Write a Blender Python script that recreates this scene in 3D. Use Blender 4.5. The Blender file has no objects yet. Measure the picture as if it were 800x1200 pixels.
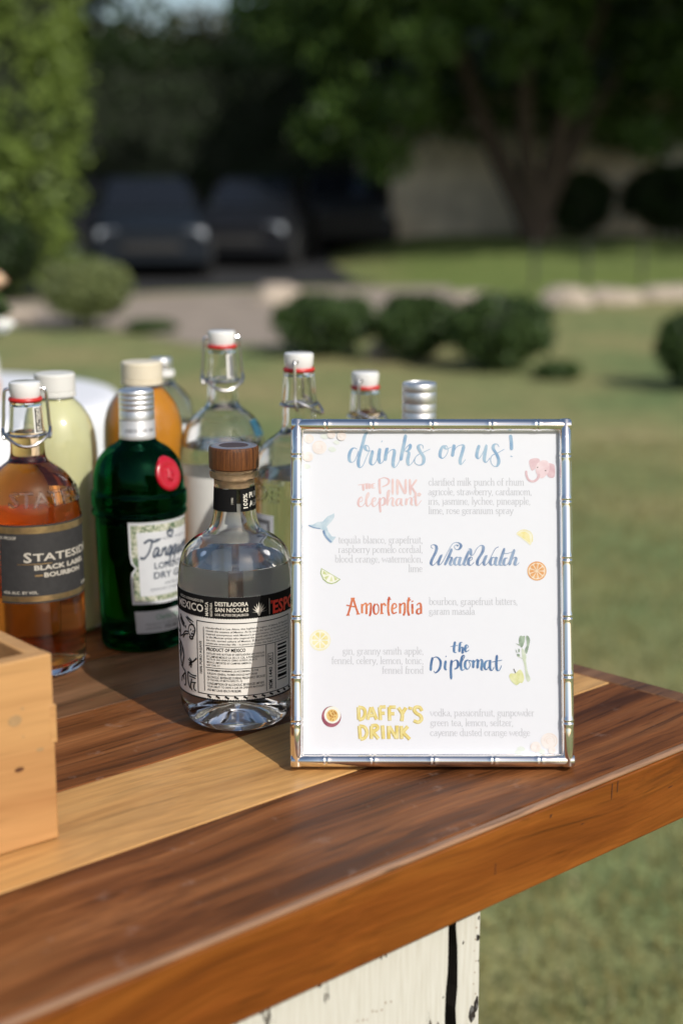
import bpy, bmesh, math, random
import numpy as np
from mathutils import Vector, Matrix

R = math.radians
rnd = random.Random(7)
sc = bpy.context.scene
COL = sc.collection

# ------------------------------------------------------------------ camera
TOP = 1.05                                   # height of the bar top
CAM_Z = TOP + 0.4565
cam = bpy.data.cameras.new('camera')
cam.sensor_fit = 'VERTICAL'
cam.sensor_height = 36
cam.lens = 54
cam.clip_start, cam.clip_end = 0.05, 2000
cam.dof.use_dof = True
cam.dof.focus_distance = 1.255
cam.dof.aperture_fstop = 3.3
camo = bpy.data.objects.new('camera', cam)
COL.objects.link(camo)
camo.location = (0, 0, CAM_Z)
camo.rotation_euler = (math.pi / 2 - math.atan(395 / 1800), 0, 0)
sc.camera = camo

# ------------------------------------------------------------------ light
SUN_AZ, SUN_EL = 143.0, 38.0                 # clockwise from +Y, above the horizon
w = bpy.data.worlds.new('World')
sc.world = w
w.use_nodes = True
nt = w.node_tree
sky = nt.nodes.new('ShaderNodeTexSky')
sky.sky_type = 'NISHITA'
sky.sun_disc = False
sky.sun_elevation = R(SUN_EL)
sky.sun_rotation = R(SUN_AZ)
sky.air_density, sky.dust_density, sky.ozone_density = 1.0, 2.0, 1.0
nt.links.new(sky.outputs[0], nt.nodes['Background'].inputs[0])
nt.nodes['Background'].inputs[1].default_value = 0.15
sun = bpy.data.lights.new('sun', 'SUN')
sun.energy = 4.75
sun.angle = R(0.53)
sun.color = (1.0, 0.96, 0.90)
suno = bpy.data.objects.new('sun', sun)
COL.objects.link(suno)
tosun = Vector((math.sin(R(SUN_AZ)) * math.cos(R(SUN_EL)), math.cos(R(SUN_AZ)) * math.cos(R(SUN_EL)), math.sin(R(SUN_EL))))
suno.rotation_euler = (-tosun).to_track_quat('-Z', 'Y').to_euler()
suno.location = (6, -9, 12)

vs = sc.view_settings
sc.display_settings.display_device = 'sRGB'
vs.view_transform, vs.look, vs.exposure, vs.gamma = 'Standard', 'None', -0.45, 1
vs.use_curve_mapping = False
sc.render.film_transparent = False
cy = sc.cycles
cy.use_denoising = True
cy.max_bounces, cy.transmission_bounces, cy.transparent_max_bounces = 16, 14, 24
cy.diffuse_bounces, cy.glossy_bounces = 4, 8
cy.sample_clamp_indirect = 12
cy.blur_glossy = 3.0                          # keeps the sunlight that passes through the bottles

# ------------------------------------------------------------------ materials
def mat(name):
    m = bpy.data.materials.new(name)
    m.use_nodes = True
    m.node_tree.nodes.clear()
    o = m.node_tree.nodes.new('ShaderNodeOutputMaterial')
    return m, m.node_tree, o

def N(nt, t, ins=None, **props):
    n = nt.nodes.new(t)
    for k, v in props.items():
        setattr(n, k, v)
    for k, v in (ins or {}).items():
        if isinstance(v, bpy.types.NodeSocket):
            nt.links.new(v, n.inputs[k])
        else:
            n.inputs[k].default_value = v
    return n

def c4(c):
    return (c[0], c[1], c[2], 1.0)

def ramp(nt, fac, stops, interp='LINEAR'):
    n = nt.nodes.new('ShaderNodeValToRGB')
    n.color_ramp.interpolation = interp
    el = n.color_ramp.elements
    while len(el) < len(stops):
        el.new(0.5)
    for e, (p, c) in zip(el, stops):
        e.position = p
        e.color = c4(c) if hasattr(c, '__len__') else (c, c, c, 1)
    nt.links.new(fac, n.inputs[0])
    return n.outputs[0]

def mix(nt, fac, a, b, mode='MIX'):
    n = nt.nodes.new('ShaderNodeMix')
    n.data_type = 'RGBA'
    n.blend_type = mode
    for s, v in ((n.inputs[0], fac), (n.inputs[6], a), (n.inputs[7], b)):
        if isinstance(v, bpy.types.NodeSocket):
            nt.links.new(v, s)
        elif hasattr(v, '__len__'):
            s.default_value = c4(v)
        else:
            s.default_value = v
    return n.outputs[2]

def principled(name, color=(.5, .5, .5), rough=.5, metal=0., vary=0., scale=40., bump=0., bscale=200., **kw):
    """Plain surface with a little procedural colour variation and relief."""
    m, t, o = mat(name)
    p = N(t, 'ShaderNodeBsdfPrincipled', {'Roughness': rough, 'Metallic': metal})
    tc = N(t, 'ShaderNodeTexCoord')
    if vary:
        n = N(t, 'ShaderNodeTexNoise', {'Vector': tc.outputs['Object'], 'Scale': scale, 'Detail': 5.})
        c = ramp(t, n.outputs[0], [(.25, [x * (1 - vary) for x in color]), (.75, [min(1, x * (1 + vary)) for x in color])])
        t.links.new(c, p.inputs['Base Color'])
    else:
        p.inputs['Base Color'].default_value = c4(color)
    if bump:
        n2 = N(t, 'ShaderNodeTexNoise', {'Vector': tc.outputs['Object'], 'Scale': bscale, 'Detail': 4.})
        b = N(t, 'ShaderNodeBump', {'Height': n2.outputs[0], 'Strength': bump, 'Distance': .001})
        t.links.new(b.outputs[0], p.inputs['Normal'])
    for k, v in kw.items():
        k = k.replace('_', ' ')
        p.inputs[k].default_value = v
    t.links.new(p.outputs[0], o.inputs[0])
    return m

def wood(name, stops, streak=(.02, .01, .006), streak_amt=.7, grain=(1.6, 26, 26), rough=.42, bump=.25, seed=0., spec=.4, fine=(.72, 1.12), wear=0., pores=.55):
    m, t, o = mat(name)
    tc = N(t, 'ShaderNodeTexCoord')
    oi = N(t, 'ShaderNodeObjectInfo')
    off = N(t, 'ShaderNodeVectorMath', {0: oi.outputs['Random'], 1: (37., 53., 71.)}, operation='MULTIPLY')
    add = N(t, 'ShaderNodeVectorMath', {0: tc.outputs['Object'], 1: off.outputs[0]}, operation='ADD')
    add2 = N(t, 'ShaderNodeVectorMath', {0: add.outputs[0], 1: (seed, seed * 1.7, seed * .3)}, operation='ADD')
    bend = N(t, 'ShaderNodeTexNoise', {'Vector': add2.outputs[0], 'Scale': 3.2, 'Detail': 2.})
    bsub = N(t, 'ShaderNodeVectorMath', {0: bend.outputs['Color'], 1: (.5, .5, .5)}, operation='SUBTRACT')
    bmul = N(t, 'ShaderNodeVectorMath', {0: bsub.outputs[0], 1: (.0, .05, .05)}, operation='MULTIPLY')
    pos = N(t, 'ShaderNodeVectorMath', {0: add2.outputs[0], 1: bmul.outputs[0]}, operation='ADD')
    def stretched(s, detail=6., r=.6, dist=.3):
        mp = N(t, 'ShaderNodeMapping', {'Vector': pos.outputs[0], 'Scale': s})
        return N(t, 'ShaderNodeTexNoise', {'Vector': mp.outputs[0], 'Scale': 1., 'Detail': detail, 'Roughness': r, 'Distortion': dist}).outputs[0]
    g1 = stretched(grain)
    base = ramp(t, g1, stops)
    g2 = stretched((grain[0] * 4, grain[1] * 11, grain[2] * 11), 3., .7, 0)
    f = ramp(t, g2, [(.3, fine[0]), (.7, fine[1])])
    base = mix(t, 1., base, f, 'MULTIPLY')
    g3 = stretched((grain[0] * .8, grain[1] * 1.9, grain[2] * 1.9), 5., .55, .8)
    sfac = ramp(t, g3, [(.56, 0.), (.70, streak_amt)])
    base = mix(t, sfac, base, streak)
    g4 = stretched((grain[0] * 5, grain[1] * 9, grain[2] * 9), 2., .5, .2)      # open pores, short dark dashes along the grain
    pf = ramp(t, g4, [(.60, 1.), (.68, pores)])
    base = mix(t, 1., base, pf, 'MULTIPLY')
    if wear:
        nw = N(t, 'ShaderNodeTexNoise', {'Vector': tc.outputs['Object'], 'Scale': 38., 'Detail': 8., 'Roughness': .7})
        wf = ramp(t, nw.outputs[0], [(.60, 0.), (.72, wear)])
        base = mix(t, wf, base, (.34, .24, .19))
    rn = ramp(t, g2, [(.2, max(.05, rough - .09)), (.8, rough + .1)])
    p = N(t, 'ShaderNodeBsdfPrincipled', {'Base Color': base, 'Roughness': rn, 'Specular IOR Level': spec})
    b = N(t, 'ShaderNodeBump', {'Height': g2, 'Strength': bump, 'Distance': .0006})
    t.links.new(b.outputs[0], p.inputs['Normal'])
    t.links.new(p.outputs[0], o.inputs[0])
    return m

def paper(name, color, trans=.08, vary=.03):
    m, t, o = mat(name)
    tc = N(t, 'ShaderNodeTexCoord')
    n = N(t, 'ShaderNodeTexNoise', {'Vector': tc.outputs['Object'], 'Scale': 90., 'Detail': 5.})
    c = ramp(t, n.outputs[0], [(.25, [x * (1 - vary) for x in color]), (.75, [min(1, x * (1 + vary)) for x in color])])
    a = N(t, 'ShaderNodeBsdfDiffuse', {'Color': c})
    b = N(t, 'ShaderNodeBsdfTranslucent', {'Color': c})
    x = N(t, 'ShaderNodeMixShader', {0: trans, 1: a.outputs[0], 2: b.outputs[0]})
    t.links.new(x.outputs[0], o.inputs[0])
    return m

def glass(name, color=(1, 1, 1), ior=1.5, rough=0.):
    m, t, o = mat(name)
    g = N(t, 'ShaderNodeBsdfGlass', {'Color': c4(color), 'IOR': ior, 'Roughness': rough})
    t.links.new(g.outputs[0], o.inputs[0])
    return m

def liquid(name, color=(1, 1, 1), absorb=None, density=0., level=.998):
    """Liquid in contact with glass (ratio .887) with a free surface on top (1.33)."""
    m, t, o = mat(name)
    tc = N(t, 'ShaderNodeTexCoord')
    s = N(t, 'ShaderNodeSeparateXYZ', {0: tc.outputs['Generated']})
    gt = N(t, 'ShaderNodeMath', {0: s.outputs[2], 1: level}, operation='GREATER_THAN')
    io = N(t, 'ShaderNodeMapRange', {'Value': gt.outputs[0], 'To Min': .887, 'To Max': 1.33})
    g = N(t, 'ShaderNodeBsdfGlass', {'Color': c4(color), 'IOR': io.outputs[0], 'Roughness': 0.})
    t.links.new(g.outputs[0], o.inputs[0])
    if absorb:
        v = N(t, 'ShaderNodeVolumeAbsorption', {'Color': c4(absorb), 'Density': density})
        t.links.new(v.outputs[0], o.inputs[1])
    return m

def pane(name, tint=(1, 1, 1), rough=.02, strength=1.):
    """Thin clear wall: straight-through light plus its surface reflection."""
    m, t, o = mat(name)
    lw = N(t, 'ShaderNodeLayerWeight', {'Blend': .5})                  # Schlick's curve, the same from both sides
    p5 = N(t, 'ShaderNodeMath', {0: lw.outputs['Facing'], 1: 5.}, operation='POWER')
    fm = N(t, 'ShaderNodeMath', {0: p5.outputs[0], 1: .9 * strength, 2: .045 * strength}, operation='MULTIPLY_ADD')
    a = N(t, 'ShaderNodeBsdfTransparent', {'Color': c4(tint)})
    b = N(t, 'ShaderNodeBsdfGlossy', {'Roughness': rough})
    x = N(t, 'ShaderNodeMixShader', {0: fm.outputs[0], 1: a.outputs[0], 2: b.outputs[0]})
    t.links.new(x.outputs[0], o.inputs[0])
    return m

def leafmat(name, dark, light, scale=1.2, trans=.35):
    m, t, o = mat(name)
    g = N(t, 'ShaderNodeNewGeometry')
    tc = N(t, 'ShaderNodeTexCoord')
    n = N(t, 'ShaderNodeTexNoise', {'Vector': tc.outputs['Object'], 'Scale': scale, 'Detail': 4.})
    a = N(t, 'ShaderNodeMath', {0: n.outputs[0], 1: g.outputs['Random Per Island']}, operation='ADD')
    c = ramp(t, a.outputs[0], [(.55, dark), (1.35 / 1.5, light)])
    d = N(t, 'ShaderNodeBsdfDiffuse', {'Color': c})
    tr = N(t, 'ShaderNodeBsdfTranslucent', {'Color': c})
    x = N(t, 'ShaderNodeMixShader', {0: trans, 1: d.outputs[0], 2: tr.outputs[0]})
    gl = N(t, 'ShaderNodeBsdfGlossy', {'Roughness': .45, 'Color': (.6, .65, .6, 1)})
    x2 = N(t, 'ShaderNodeMixShader', {0: .035, 1: x.outputs[0], 2: gl.outputs[0]})
    t.links.new(x2.outputs[0], o.inputs[0])
    return m

# ------------------------------------------------------------------ mesh helpers
class MB:
    def __init__(s):
        s.v, s.f, s.m = [], [], []
    def add(s, V, F, mi=0):
        k = len(s.v)
        s.v += [tuple(p) for p in V]
        s.f += [tuple(i + k for i in f) for f in F]
        s.m += [mi] * len(F)
        return s
    def box(s, a, b, mi=0, M=None):
        x0, y0, z0 = a
        x1, y1, z1 = b
        V = [Vector(p) for p in ((x0, y0, z0), (x1, y0, z0), (x1, y1, z0), (x0, y1, z0), (x0, y0, z1), (x1, y0, z1), (x1, y1, z1), (x0, y1, z1))]
        if M:
            V = [M @ p for p in V]
        return s.add(V, [(3, 2, 1, 0), (4, 5, 6, 7), (0, 1, 5, 4), (1, 2, 6, 5), (2, 3, 7, 6), (3, 0, 4, 7)], mi)
    def lathe(s, prof, n=48, mi=0, flip=False, M=None):
        """prof: (r, z) list from bottom outside to top."""
        V, F, rows = [], [], []
        for r, z in prof:
            if r < 1e-6:
                rows.append([len(V)])
                V.append(Vector((0, 0, z)))
            else:
                rows.append(list(range(len(V), len(V) + n)))
                V += [Vector((r * math.sin(2 * math.pi * i / n), -r * math.cos(2 * math.pi * i / n), z)) for i in range(n)]
        for a, b in zip(rows, rows[1:]):
            for i in range(n):
                j = (i + 1) % n
                if len(a) == 1 and len(b) == 1:
                    continue
                if len(a) == 1:
                    F.append((a[0], b[j], b[i]))
                elif len(b) == 1:
                    F.append((a[i], a[j], b[0]))
                else:
                    F.append((a[i], a[j], b[j], b[i]))
        if flip:
            F = [tuple(reversed(f)) for f in F]
        if M:
            V = [M @ p for p in V]
        return s.add(V, F, mi)
    def tube(s, pts, rad, n=8, mi=0, closed=False):
        pts = [Vector(p) for p in pts]
        if not hasattr(rad, '__len__'):
            rad = [rad] * len(pts)
        V, F = [], []
        prev = None
        L = len(pts)
        for i, p in enumerate(pts):
            a = pts[(i - 1) % L] if (closed or i > 0) else p
            b = pts[(i + 1) % L] if (closed or i < L - 1) else p
            d = (b - a).normalized()
            if prev is None:
                x = d.orthogonal().normalized()
            else:
                x = (prev - d * prev.dot(d)).normalized()
            prev = x
            y = d.cross(x)
            for k in range(n):
                q = 2 * math.pi * k / n
                V.append(p + (x * math.cos(q) + y * math.sin(q)) * rad[i])
        for i in range(L if closed else L - 1):
            j = (i + 1) % L
            for k in range(n):
                l = (k + 1) % n
                F.append((i * n + k, i * n + l, j * n + l, j * n + k))
        if not closed:
            F.append(tuple(reversed(range(n))))
            F.append(tuple((L - 1) * n + k for k in range(n)))
        return s.add(V, F, mi)
    def build(s, name, mats, parent=None, sharp=35, smooth=True, bevel=0., segs=2):
        me = bpy.data.meshes.new(name)
        me.from_pydata(s.v, [], s.f)
        for m in (mats if isinstance(mats, (list, tuple)) else [mats]):
            me.materials.append(m)
        me.polygons.foreach_set('material_index', s.m)
        me.polygons.foreach_set('use_smooth', [smooth] * len(s.f))
        if smooth:
            me.set_sharp_from_angle(angle=R(sharp))
        me.update()
        o = bpy.data.objects.new(name, me)
        COL.objects.link(o)
        if parent:
            o.parent = parent
        if bevel:
            b = o.modifiers.new('bevel', 'BEVEL')
            b.width, b.segments, b.limit_method, b.angle_limit = bevel, segs, 'ANGLE', R(40)
        return o

def tag(o, label=None, cat=None, group=None, kind=None):
    for k, v in (('label', label), ('category', cat), ('group', group), ('kind', kind)):
        if v:
            o[k] = v
    return o

def thing(name, label, cat, loc=(0, 0, 0), rz=0., group=None):
    o = bpy.data.objects.new(name, None)
    o.empty_display_size = .05
    COL.objects.link(o)
    o.location = loc
    o.rotation_euler = (0, 0, rz)
    return tag(o, label, cat, group)

def smooth_path(pts, k=4, closed=False):
    """Catmull-Rom samples through points of any dimension."""
    P = [np.array(p, float) for p in pts]
    n = len(P)
    out = []
    for i in range(n if closed else n - 1):
        if closed:
            a, b, c, d = P[(i - 1) % n], P[i], P[(i + 1) % n], P[(i + 2) % n]
        else:
            a, b, c, d = P[max(i - 1, 0)], P[i], P[i + 1], P[min(i + 2, n - 1)]
        for j in range(k):
            t = j / k
            out.append(.5 * (2 * b + (c - a) * t + (2 * a - 5 * b + 4 * c - d) * t * t + (3 * b - a - 3 * c + d) * t ** 3))
    if not closed:
        out.append(P[-1])
    return [tuple(float(x) for x in p) for p in out]

# ------------------------------------------------------------------ lettering
_glyphs = {}
def textmesh(s, bold=0.):
    """Flat outline of a line of type as (2-D vertices, faces)."""
    if (s, bold) not in _glyphs:
        cu = bpy.data.curves.new('type', 'FONT')
        cu.body, cu.size, cu.offset, cu.resolution_u = s, 1., bold, 2
        ob = bpy.data.objects.new('type', cu)
        COL.objects.link(ob)
        bpy.context.view_layer.update()
        me = bpy.data.meshes.new_from_object(ob.evaluated_get(bpy.context.evaluated_depsgraph_get()))
        V = [(v.co.x, v.co.y) for v in me.vertices]
        F = [tuple(p.vertices) for p in me.polygons]
        bpy.data.objects.remove(ob)
        bpy.data.curves.remove(cu)
        bpy.data.meshes.remove(me)
        _glyphs[(s, bold)] = (V, F)
    return _glyphs[(s, bold)]

def fit(VF, x0, x1, y0, y1, turn=False):
    V, F = VF
    if turn:                                   # reads upwards
        V = [(-y, x) for x, y in V]
    xs, ys = [p[0] for p in V], [p[1] for p in V]
    ax, bx, ay, by = min(xs), max(xs), min(ys), max(ys)
    return [(x0 + (x - ax) / (bx - ax or 1) * (x1 - x0), y0 + (y - ay) / (by - ay or 1) * (y1 - y0)) for x, y in V], F

_lift = [0.]
def brush(mb, pts, put, thick=3., thin=.8, k=5, angle=None, taper=True, mi=0):
    """One pen stroke in print units (y grows downwards): heavy on the way down, light on the way up."""
    P = smooth_path(pts, k) if len(pts) > 2 else smooth_path([pts[0], tuple((a + b) / 2 for a, b in zip(*pts)), pts[1]], 3)
    n = len(P)
    W = []
    T = []
    for i in range(n):
        a, b = P[max(i - 1, 0)], P[min(i + 1, n - 1)]
        dx, dy = b[0] - a[0], b[1] - a[1]
        l = math.hypot(dx, dy) or 1
        dx, dy = dx / l, dy / l
        T.append((dx, dy))
        W.append(thin + (thick - thin) * max(0., dy) ** 1.3)
    for _ in range(2):
        W = [(W[max(i - 1, 0)] + W[i] * 2 + W[min(i + 1, n - 1)]) / 4 for i in range(n)]
    if taper:
        W[0] *= .55
        W[-1] *= .45
    V = []
    for (x, y), (dx, dy), wd in zip(P, T, W):
        _lift[0] += .0000006
        V.append(put(x - dy * wd / 2, y + dx * wd / 2, _lift[0]))
        V.append(put(x + dy * wd / 2, y - dx * wd / 2, _lift[0]))
    mb.add(V, [(2 * i, 2 * i + 1, 2 * i + 3, 2 * i + 2) for i in range(n - 1)], mi)

def strokes(s):
    return [[tuple(float(c) for c in p.split(',')) for p in q.split()] for q in s.split(';') if q.strip()]

# a small book face: upright serif letters as pen strokes, x-height 100, y up
BOOK = {
 'a': (62, '12,78 28,98 46,88 48,20 60,2;47,58 18,48 8,22 20,2 38,8 47,24'), 'b': (66, '2,160 14,158 14,4;14,70 36,98 56,80 58,40 44,4 26,2 14,20'),
 'c': (56, '50,76 36,98 14,86 6,48 18,8 36,2 52,20'), 'd': (68, '40,160 53,158 53,6 66,2;53,72 32,98 10,80 8,40 22,4 40,2 53,22'),
 'e': (56, '8,54 50,56 44,88 28,99 10,80 6,46 18,8 36,2 52,20'), 'f': (40, '44,148 32,160 20,146 18,120 18,2;4,97 38,97;6,1 34,1'),
 'g': (62, '58,96 46,88 30,98 12,84 14,56 30,44 46,56 48,80 34,98;20,46 12,28 30,18 52,10 54,-20 30,-42 6,-26 12,-4 28,6'), 'h': (72, '2,160 14,158 14,2;14,70 36,98 54,88 56,2;4,1 26,1;46,1 68,1'),
 'i': (32, '4,97 16,96 16,2;4,1 28,1;15,132 17,140'), 'j': (30, '4,97 16,96 16,-20 4,-42;15,132 17,140'), 'k': (66, '2,160 14,158 14,2;54,97 14,46;28,58 58,2;4,1 26,1'),
 'l': (32, '4,160 16,158 16,2;4,1 28,1'), 'm': (106, '2,96 14,94 14,2;14,70 34,98 50,88 52,2;52,70 72,98 90,88 92,2;4,1 24,1;42,1 62,1;82,1 103,1'),
 'n': (72, '2,96 14,94 14,2;14,70 36,98 54,88 56,2;4,1 26,1;46,1 68,1'), 'o': (64, '30,98 10,82 6,48 16,10 32,2 52,18 58,52 48,86 30,98'),
 'p': (68, '2,96 14,94 14,-46;14,72 36,98 56,80 58,40 44,4 26,2 14,20;4,-47 26,-47'), 'q': (66, '53,96 53,-46;53,72 32,98 10,80 8,40 22,4 40,2 53,22;42,-47 64,-47'),
 'r': (48, '2,96 14,94 14,2;14,66 30,96 46,92;4,1 28,1'), 's': (50, '42,80 24,99 8,82 14,60 40,42 44,18 26,1 6,20'), 't': (42, '18,134 18,20 28,2 42,14;4,97 38,97'),
 'u': (72, '2,96 14,94 14,26 24,4 40,4 54,24;42,96 54,94 54,2 68,2'), 'v': (64, '4,97 32,4 60,97;0,97 18,97;46,97 64,97'), 'w': (92, '4,97 26,4 46,90 68,4 88,97;0,97 18,97;76,97 94,97'),
 'x': (64, '6,97 56,2;54,97 8,2'), 'y': (64, '4,97 34,4;60,97 34,4 20,-38 4,-40;0,97 18,97;46,97 64,97'), 'z': (58, '8,97 50,97 8,2 52,2 52,18'), ',': (26, '10,14 14,4 8,-20'), '.': (26, '10,12 14,2'),
 ' ': (36, ''),
}
def book_line(mb, text, x, y, xh, put, right=False, width=None):
    adv = sum(BOOK[c][0] for c in text)
    k = xh / 100
    kx = (width / adv) if width else k
    cx = x - adv * kx if right else x
    for c in text:
        wd, st = BOOK[c]
        _lift[0] = .00003
        for q in strokes(st):
            brush(mb, [(cx + px * kx, y - py * k) for px, py in q], put, thick=.155 * xh, thin=.085 * xh, k=2, taper=False)
        cx += wd * kx

def raised(VF, place, h, back=-.0004):
    """Type standing proud of a surface: place(x, y, offset) -> point."""
    V, F = VF
    n = len(V)
    vv = [place(x, y, h) for x, y in V] + [place(x, y, back) for x, y in V]
    ff = list(F) + [tuple(i + n for i in reversed(f)) for f in F]
    cnt = {}
    for f in F:
        for a, b in zip(f, f[1:] + f[:1]):
            cnt[(a, b)] = 1
    for a, b in cnt:
        if (b, a) not in cnt:
            ff.append((b, a, a + n, b + n))
    return vv, ff

# ------------------------------------------------------------------ the setting: lawn, drive
def ground_z(x, y):
    t = min(1., max(0., (y - 18.5) / 9.)) * min(1., max(0., (x + 1.0) / 3.))
    return .42 * t * t * (3 - 2 * t)

def gz(x, y):
    return ground_z(x, y)

def lawn():
    xs = sorted(set(list(np.arange(-24, 24.1, .75)) + [-600, -300, -150, -80, -50, -35, 35, 50, 80, 150, 300, 600]))
    ys = sorted(set(list(np.arange(-6, 48.1, .75)) + [-600, -300, -150, -80, -40, -20, -12, 60, 80, 120, 200, 350, 700]))
    V = [(x, y, gz(x, y)) for y in ys for x in xs]
    n = len(xs)
    F = [(j * n + i, j * n + i + 1, (j + 1) * n + i + 1, (j + 1) * n + i) for j in range(len(ys) - 1) for i in range(n - 1)]
    m, t, o = mat('lawn')
    tc = N(t, 'ShaderNodeTexCoord')
    big = N(t, 'ShaderNodeTexNoise', {'Vector': tc.outputs['Object'], 'Scale': .62, 'Detail': 6., 'Roughness': .62})
    mid = N(t, 'ShaderNodeTexNoise', {'Vector': tc.outputs['Object'], 'Scale': 7., 'Detail': 6., 'Roughness': .65})
    fin = N(t, 'ShaderNodeTexNoise', {'Vector': tc.outputs['Object'], 'Scale': 60., 'Detail': 4.})
    c = ramp(t, big.outputs[0], [(.30, (.155, .225, .09)), (.46, (.25, .275, .115)), (.56, (.31, .295, .13)), (.70, (.385, .325, .16))])
    f = ramp(t, mid.outputs[0], [(.3, .72), (.7, 1.25)])
    c = mix(t, 1., c, f, 'MULTIPLY')
    f2 = ramp(t, fin.outputs[0], [(.3, .6), (.7, 1.3)])
    c = mix(t, 1., c, f2, 'MULTIPLY')
    s = N(t, 'ShaderNodeSeparateXYZ', {0: tc.outputs['Object']})          # watered bank: greener grass there
    gx = N(t, 'ShaderNodeMapRange', {'Value': s.outputs[1], 'From Min': 18.7, 'From Max': 20.})
    gy = N(t, 'ShaderNodeMapRange', {'Value': s.outputs[0], 'From Min': -.6, 'From Max': 1.2})
    gm = N(t, 'ShaderNodeMath', {0: gx.outputs[0], 1: gy.outputs[0]}, operation='MULTIPLY')
    gc = ramp(t, mid.outputs[0], [(.3, (.11, .17, .045)), (.5, (.17, .22, .065)), (.7, (.25, .28, .09))])
    c = mix(t, gm.outputs[0], c, gc)
    p = N(t, 'ShaderNodeBsdfPrincipled', {'Base Color': c, 'Roughness': .9, 'Specular IOR Level': .1})
    b = N(t, 'ShaderNodeBump', {'Height': fin.outputs[0], 'Strength': .8, 'Distance': .02})
    t.links.new(b.outputs[0], p.inputs['Normal'])
    t.links.new(p.outputs[0], o.inputs[0])
    tag(MB().add(V, F).build('lawn', m, sharp=180), kind='structure')

lawn()

def grass_blades():
    """Short blades on the stretch of lawn near enough to show them."""
    rs = np.random.RandomState(3)
    n = 60000
    y = 1.3 + 7.5 * rs.rand(n) ** 1.3
    x = (rs.rand(n) - .35) * (1.2 + y * .75)
    keep = ~((x < -.2) & (y < 1.4))
    x, y = x[keep], y[keep]
    n = len(x)
    h = .018 + .03 * rs.rand(n)
    a = rs.rand(n) * 2 * math.pi
    wd = .0022 + .002 * rs.rand(n)
    lean = .02 * rs.randn(n, 2)
    V = np.zeros((n, 3, 3))
    V[:, 0] = np.c_[x - np.cos(a) * wd, y - np.sin(a) * wd, np.zeros(n) - .002]
    V[:, 1] = np.c_[x + np.cos(a) * wd, y + np.sin(a) * wd, np.zeros(n) - .002]
    V[:, 2] = np.c_[x + lean[:, 0], y + lean[:, 1], h]
    o = soup('grass_blades', V, leafmat('grass_blade', (.13, .15, .05), (.30, .26, .10), 1.5, .3))
    tag(o, kind='stuff')

def soup(name, V, m, parent=None):
    """Many separate small faces (n, k, 3) as one mesh."""
    n, k, _ = V.shape
    me = bpy.data.meshes.new(name)
    me.vertices.add(n * k)
    me.vertices.foreach_set('co', V.reshape(-1).astype(np.float32))
    me.loops.add(n * k)
    me.loops.foreach_set('vertex_index', np.arange(n * k, dtype=np.int32))
    me.polygons.add(n)
    me.polygons.foreach_set('loop_start', np.arange(0, n * k, k, dtype=np.int32))
    me.update(calc_edges=True)
    me.validate()
    me.materials.append(m)
    o = bpy.data.objects.new(name, me)
    COL.objects.link(o)
    if parent:
        o.parent = parent
    return o

def leaves(name, clumps, size, m, parent, seed=0, flat=.0):
    """clumps: (x, y, z, rx, ry, rz, count). Leaf quads spread through each clump, thicker to its skin."""
    rs = np.random.RandomState(seed)
    C = np.concatenate([np.repeat(np.array([c[:6]]), c[6], 0) for c in clumps])
    n = len(C)
    d = rs.randn(n, 3)
    d /= np.linalg.norm(d, axis=1)[:, None]
    r = rs.rand(n) ** .42 * (1 + .10 * rs.randn(n))
    P = C[:, :3] + d * r[:, None] * C[:, 3:6]
    ax = d * .8 + rs.randn(n, 3) * .8
    ax[:, 2] -= .25
    ax /= np.linalg.norm(ax, axis=1)[:, None]
    sd = np.cross(ax, d + rs.randn(n, 3) * .7)
    sd /= np.linalg.norm(sd, axis=1)[:, None] + 1e-9
    L = size * (.7 + .7 * rs.rand(n))[:, None]
    V = np.stack([P - ax * L, P - sd * L * .55, P + ax * L, P + sd * L * .55], 1)
    o = soup(name, V, m, parent)
    tag(o, kind='stuff')
    return o

grass_blades()

def paving(color, name, vary=.2):
    return principled(name, color, .85, vary=vary, scale=3., bump=.6, bscale=90.)

def sheet(name, pts, z, m, kind='structure'):
    V = [(x, y, gz(x, y) + z) for x, y in pts]
    o = MB().add(V, [tuple(range(len(V)))]).build(name, m, smooth=False)
    return tag(o, kind=kind)

# a pale concrete drive crossing behind the shrubs, asphalt court beyond it
near = [(-30, 15.5), (-9, 15.9), (-4.4, 16.0), (-2.2, 15.2), (-1.3, 13.9), (-.45, 13.9), (.2, 14.7), (1.0, 16.6), (1.6, 18.3)]
far_ = [(1.4, 20.8), (.6, 20.9), (-.5, 20.8), (-1.8, 20.2), (-4.3, 18.4), (-9, 18.2), (-30, 18.0)]
sheet('driveway', near + far_, .008, paving((.34, .28, .225), 'drive_concrete'))
sheet('asphalt', [(-34, 18.5), (-9, 18.7), (-4.4, 18.9), (-1.9, 20.7), (-.5, 21.3), (.5, 21.4), (.5, 40), (-34, 40)], .006, paving((.022, .022, .023), 'court_asphalt'))

# ------------------------------------------------------------------ planting
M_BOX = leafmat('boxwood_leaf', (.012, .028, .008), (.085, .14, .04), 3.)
M_BOXLIT = leafmat('sunlit_box_leaf', (.06, .085, .03), (.26, .30, .12), 3.)  # paler copy of the boxwood leaf, sunlight put into its colour
M_CON = leafmat('arborvitae_leaf', (.045, .078, .014), (.21, .29, .06), 2.5)
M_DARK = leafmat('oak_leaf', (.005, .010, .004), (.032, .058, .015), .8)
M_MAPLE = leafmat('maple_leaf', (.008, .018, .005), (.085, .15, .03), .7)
M_OLIVE = leafmat('olive_leaf', (.035, .04, .02), (.16, .145, .075), .5)
M_FAR = leafmat('far_leaf', (.022, .032, .018), (.08, .09, .045), .4)
M_BARK = principled('bark', (.075, .055, .04), .95, vary=.4, scale=9., bump=1., bscale=30.)

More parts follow.
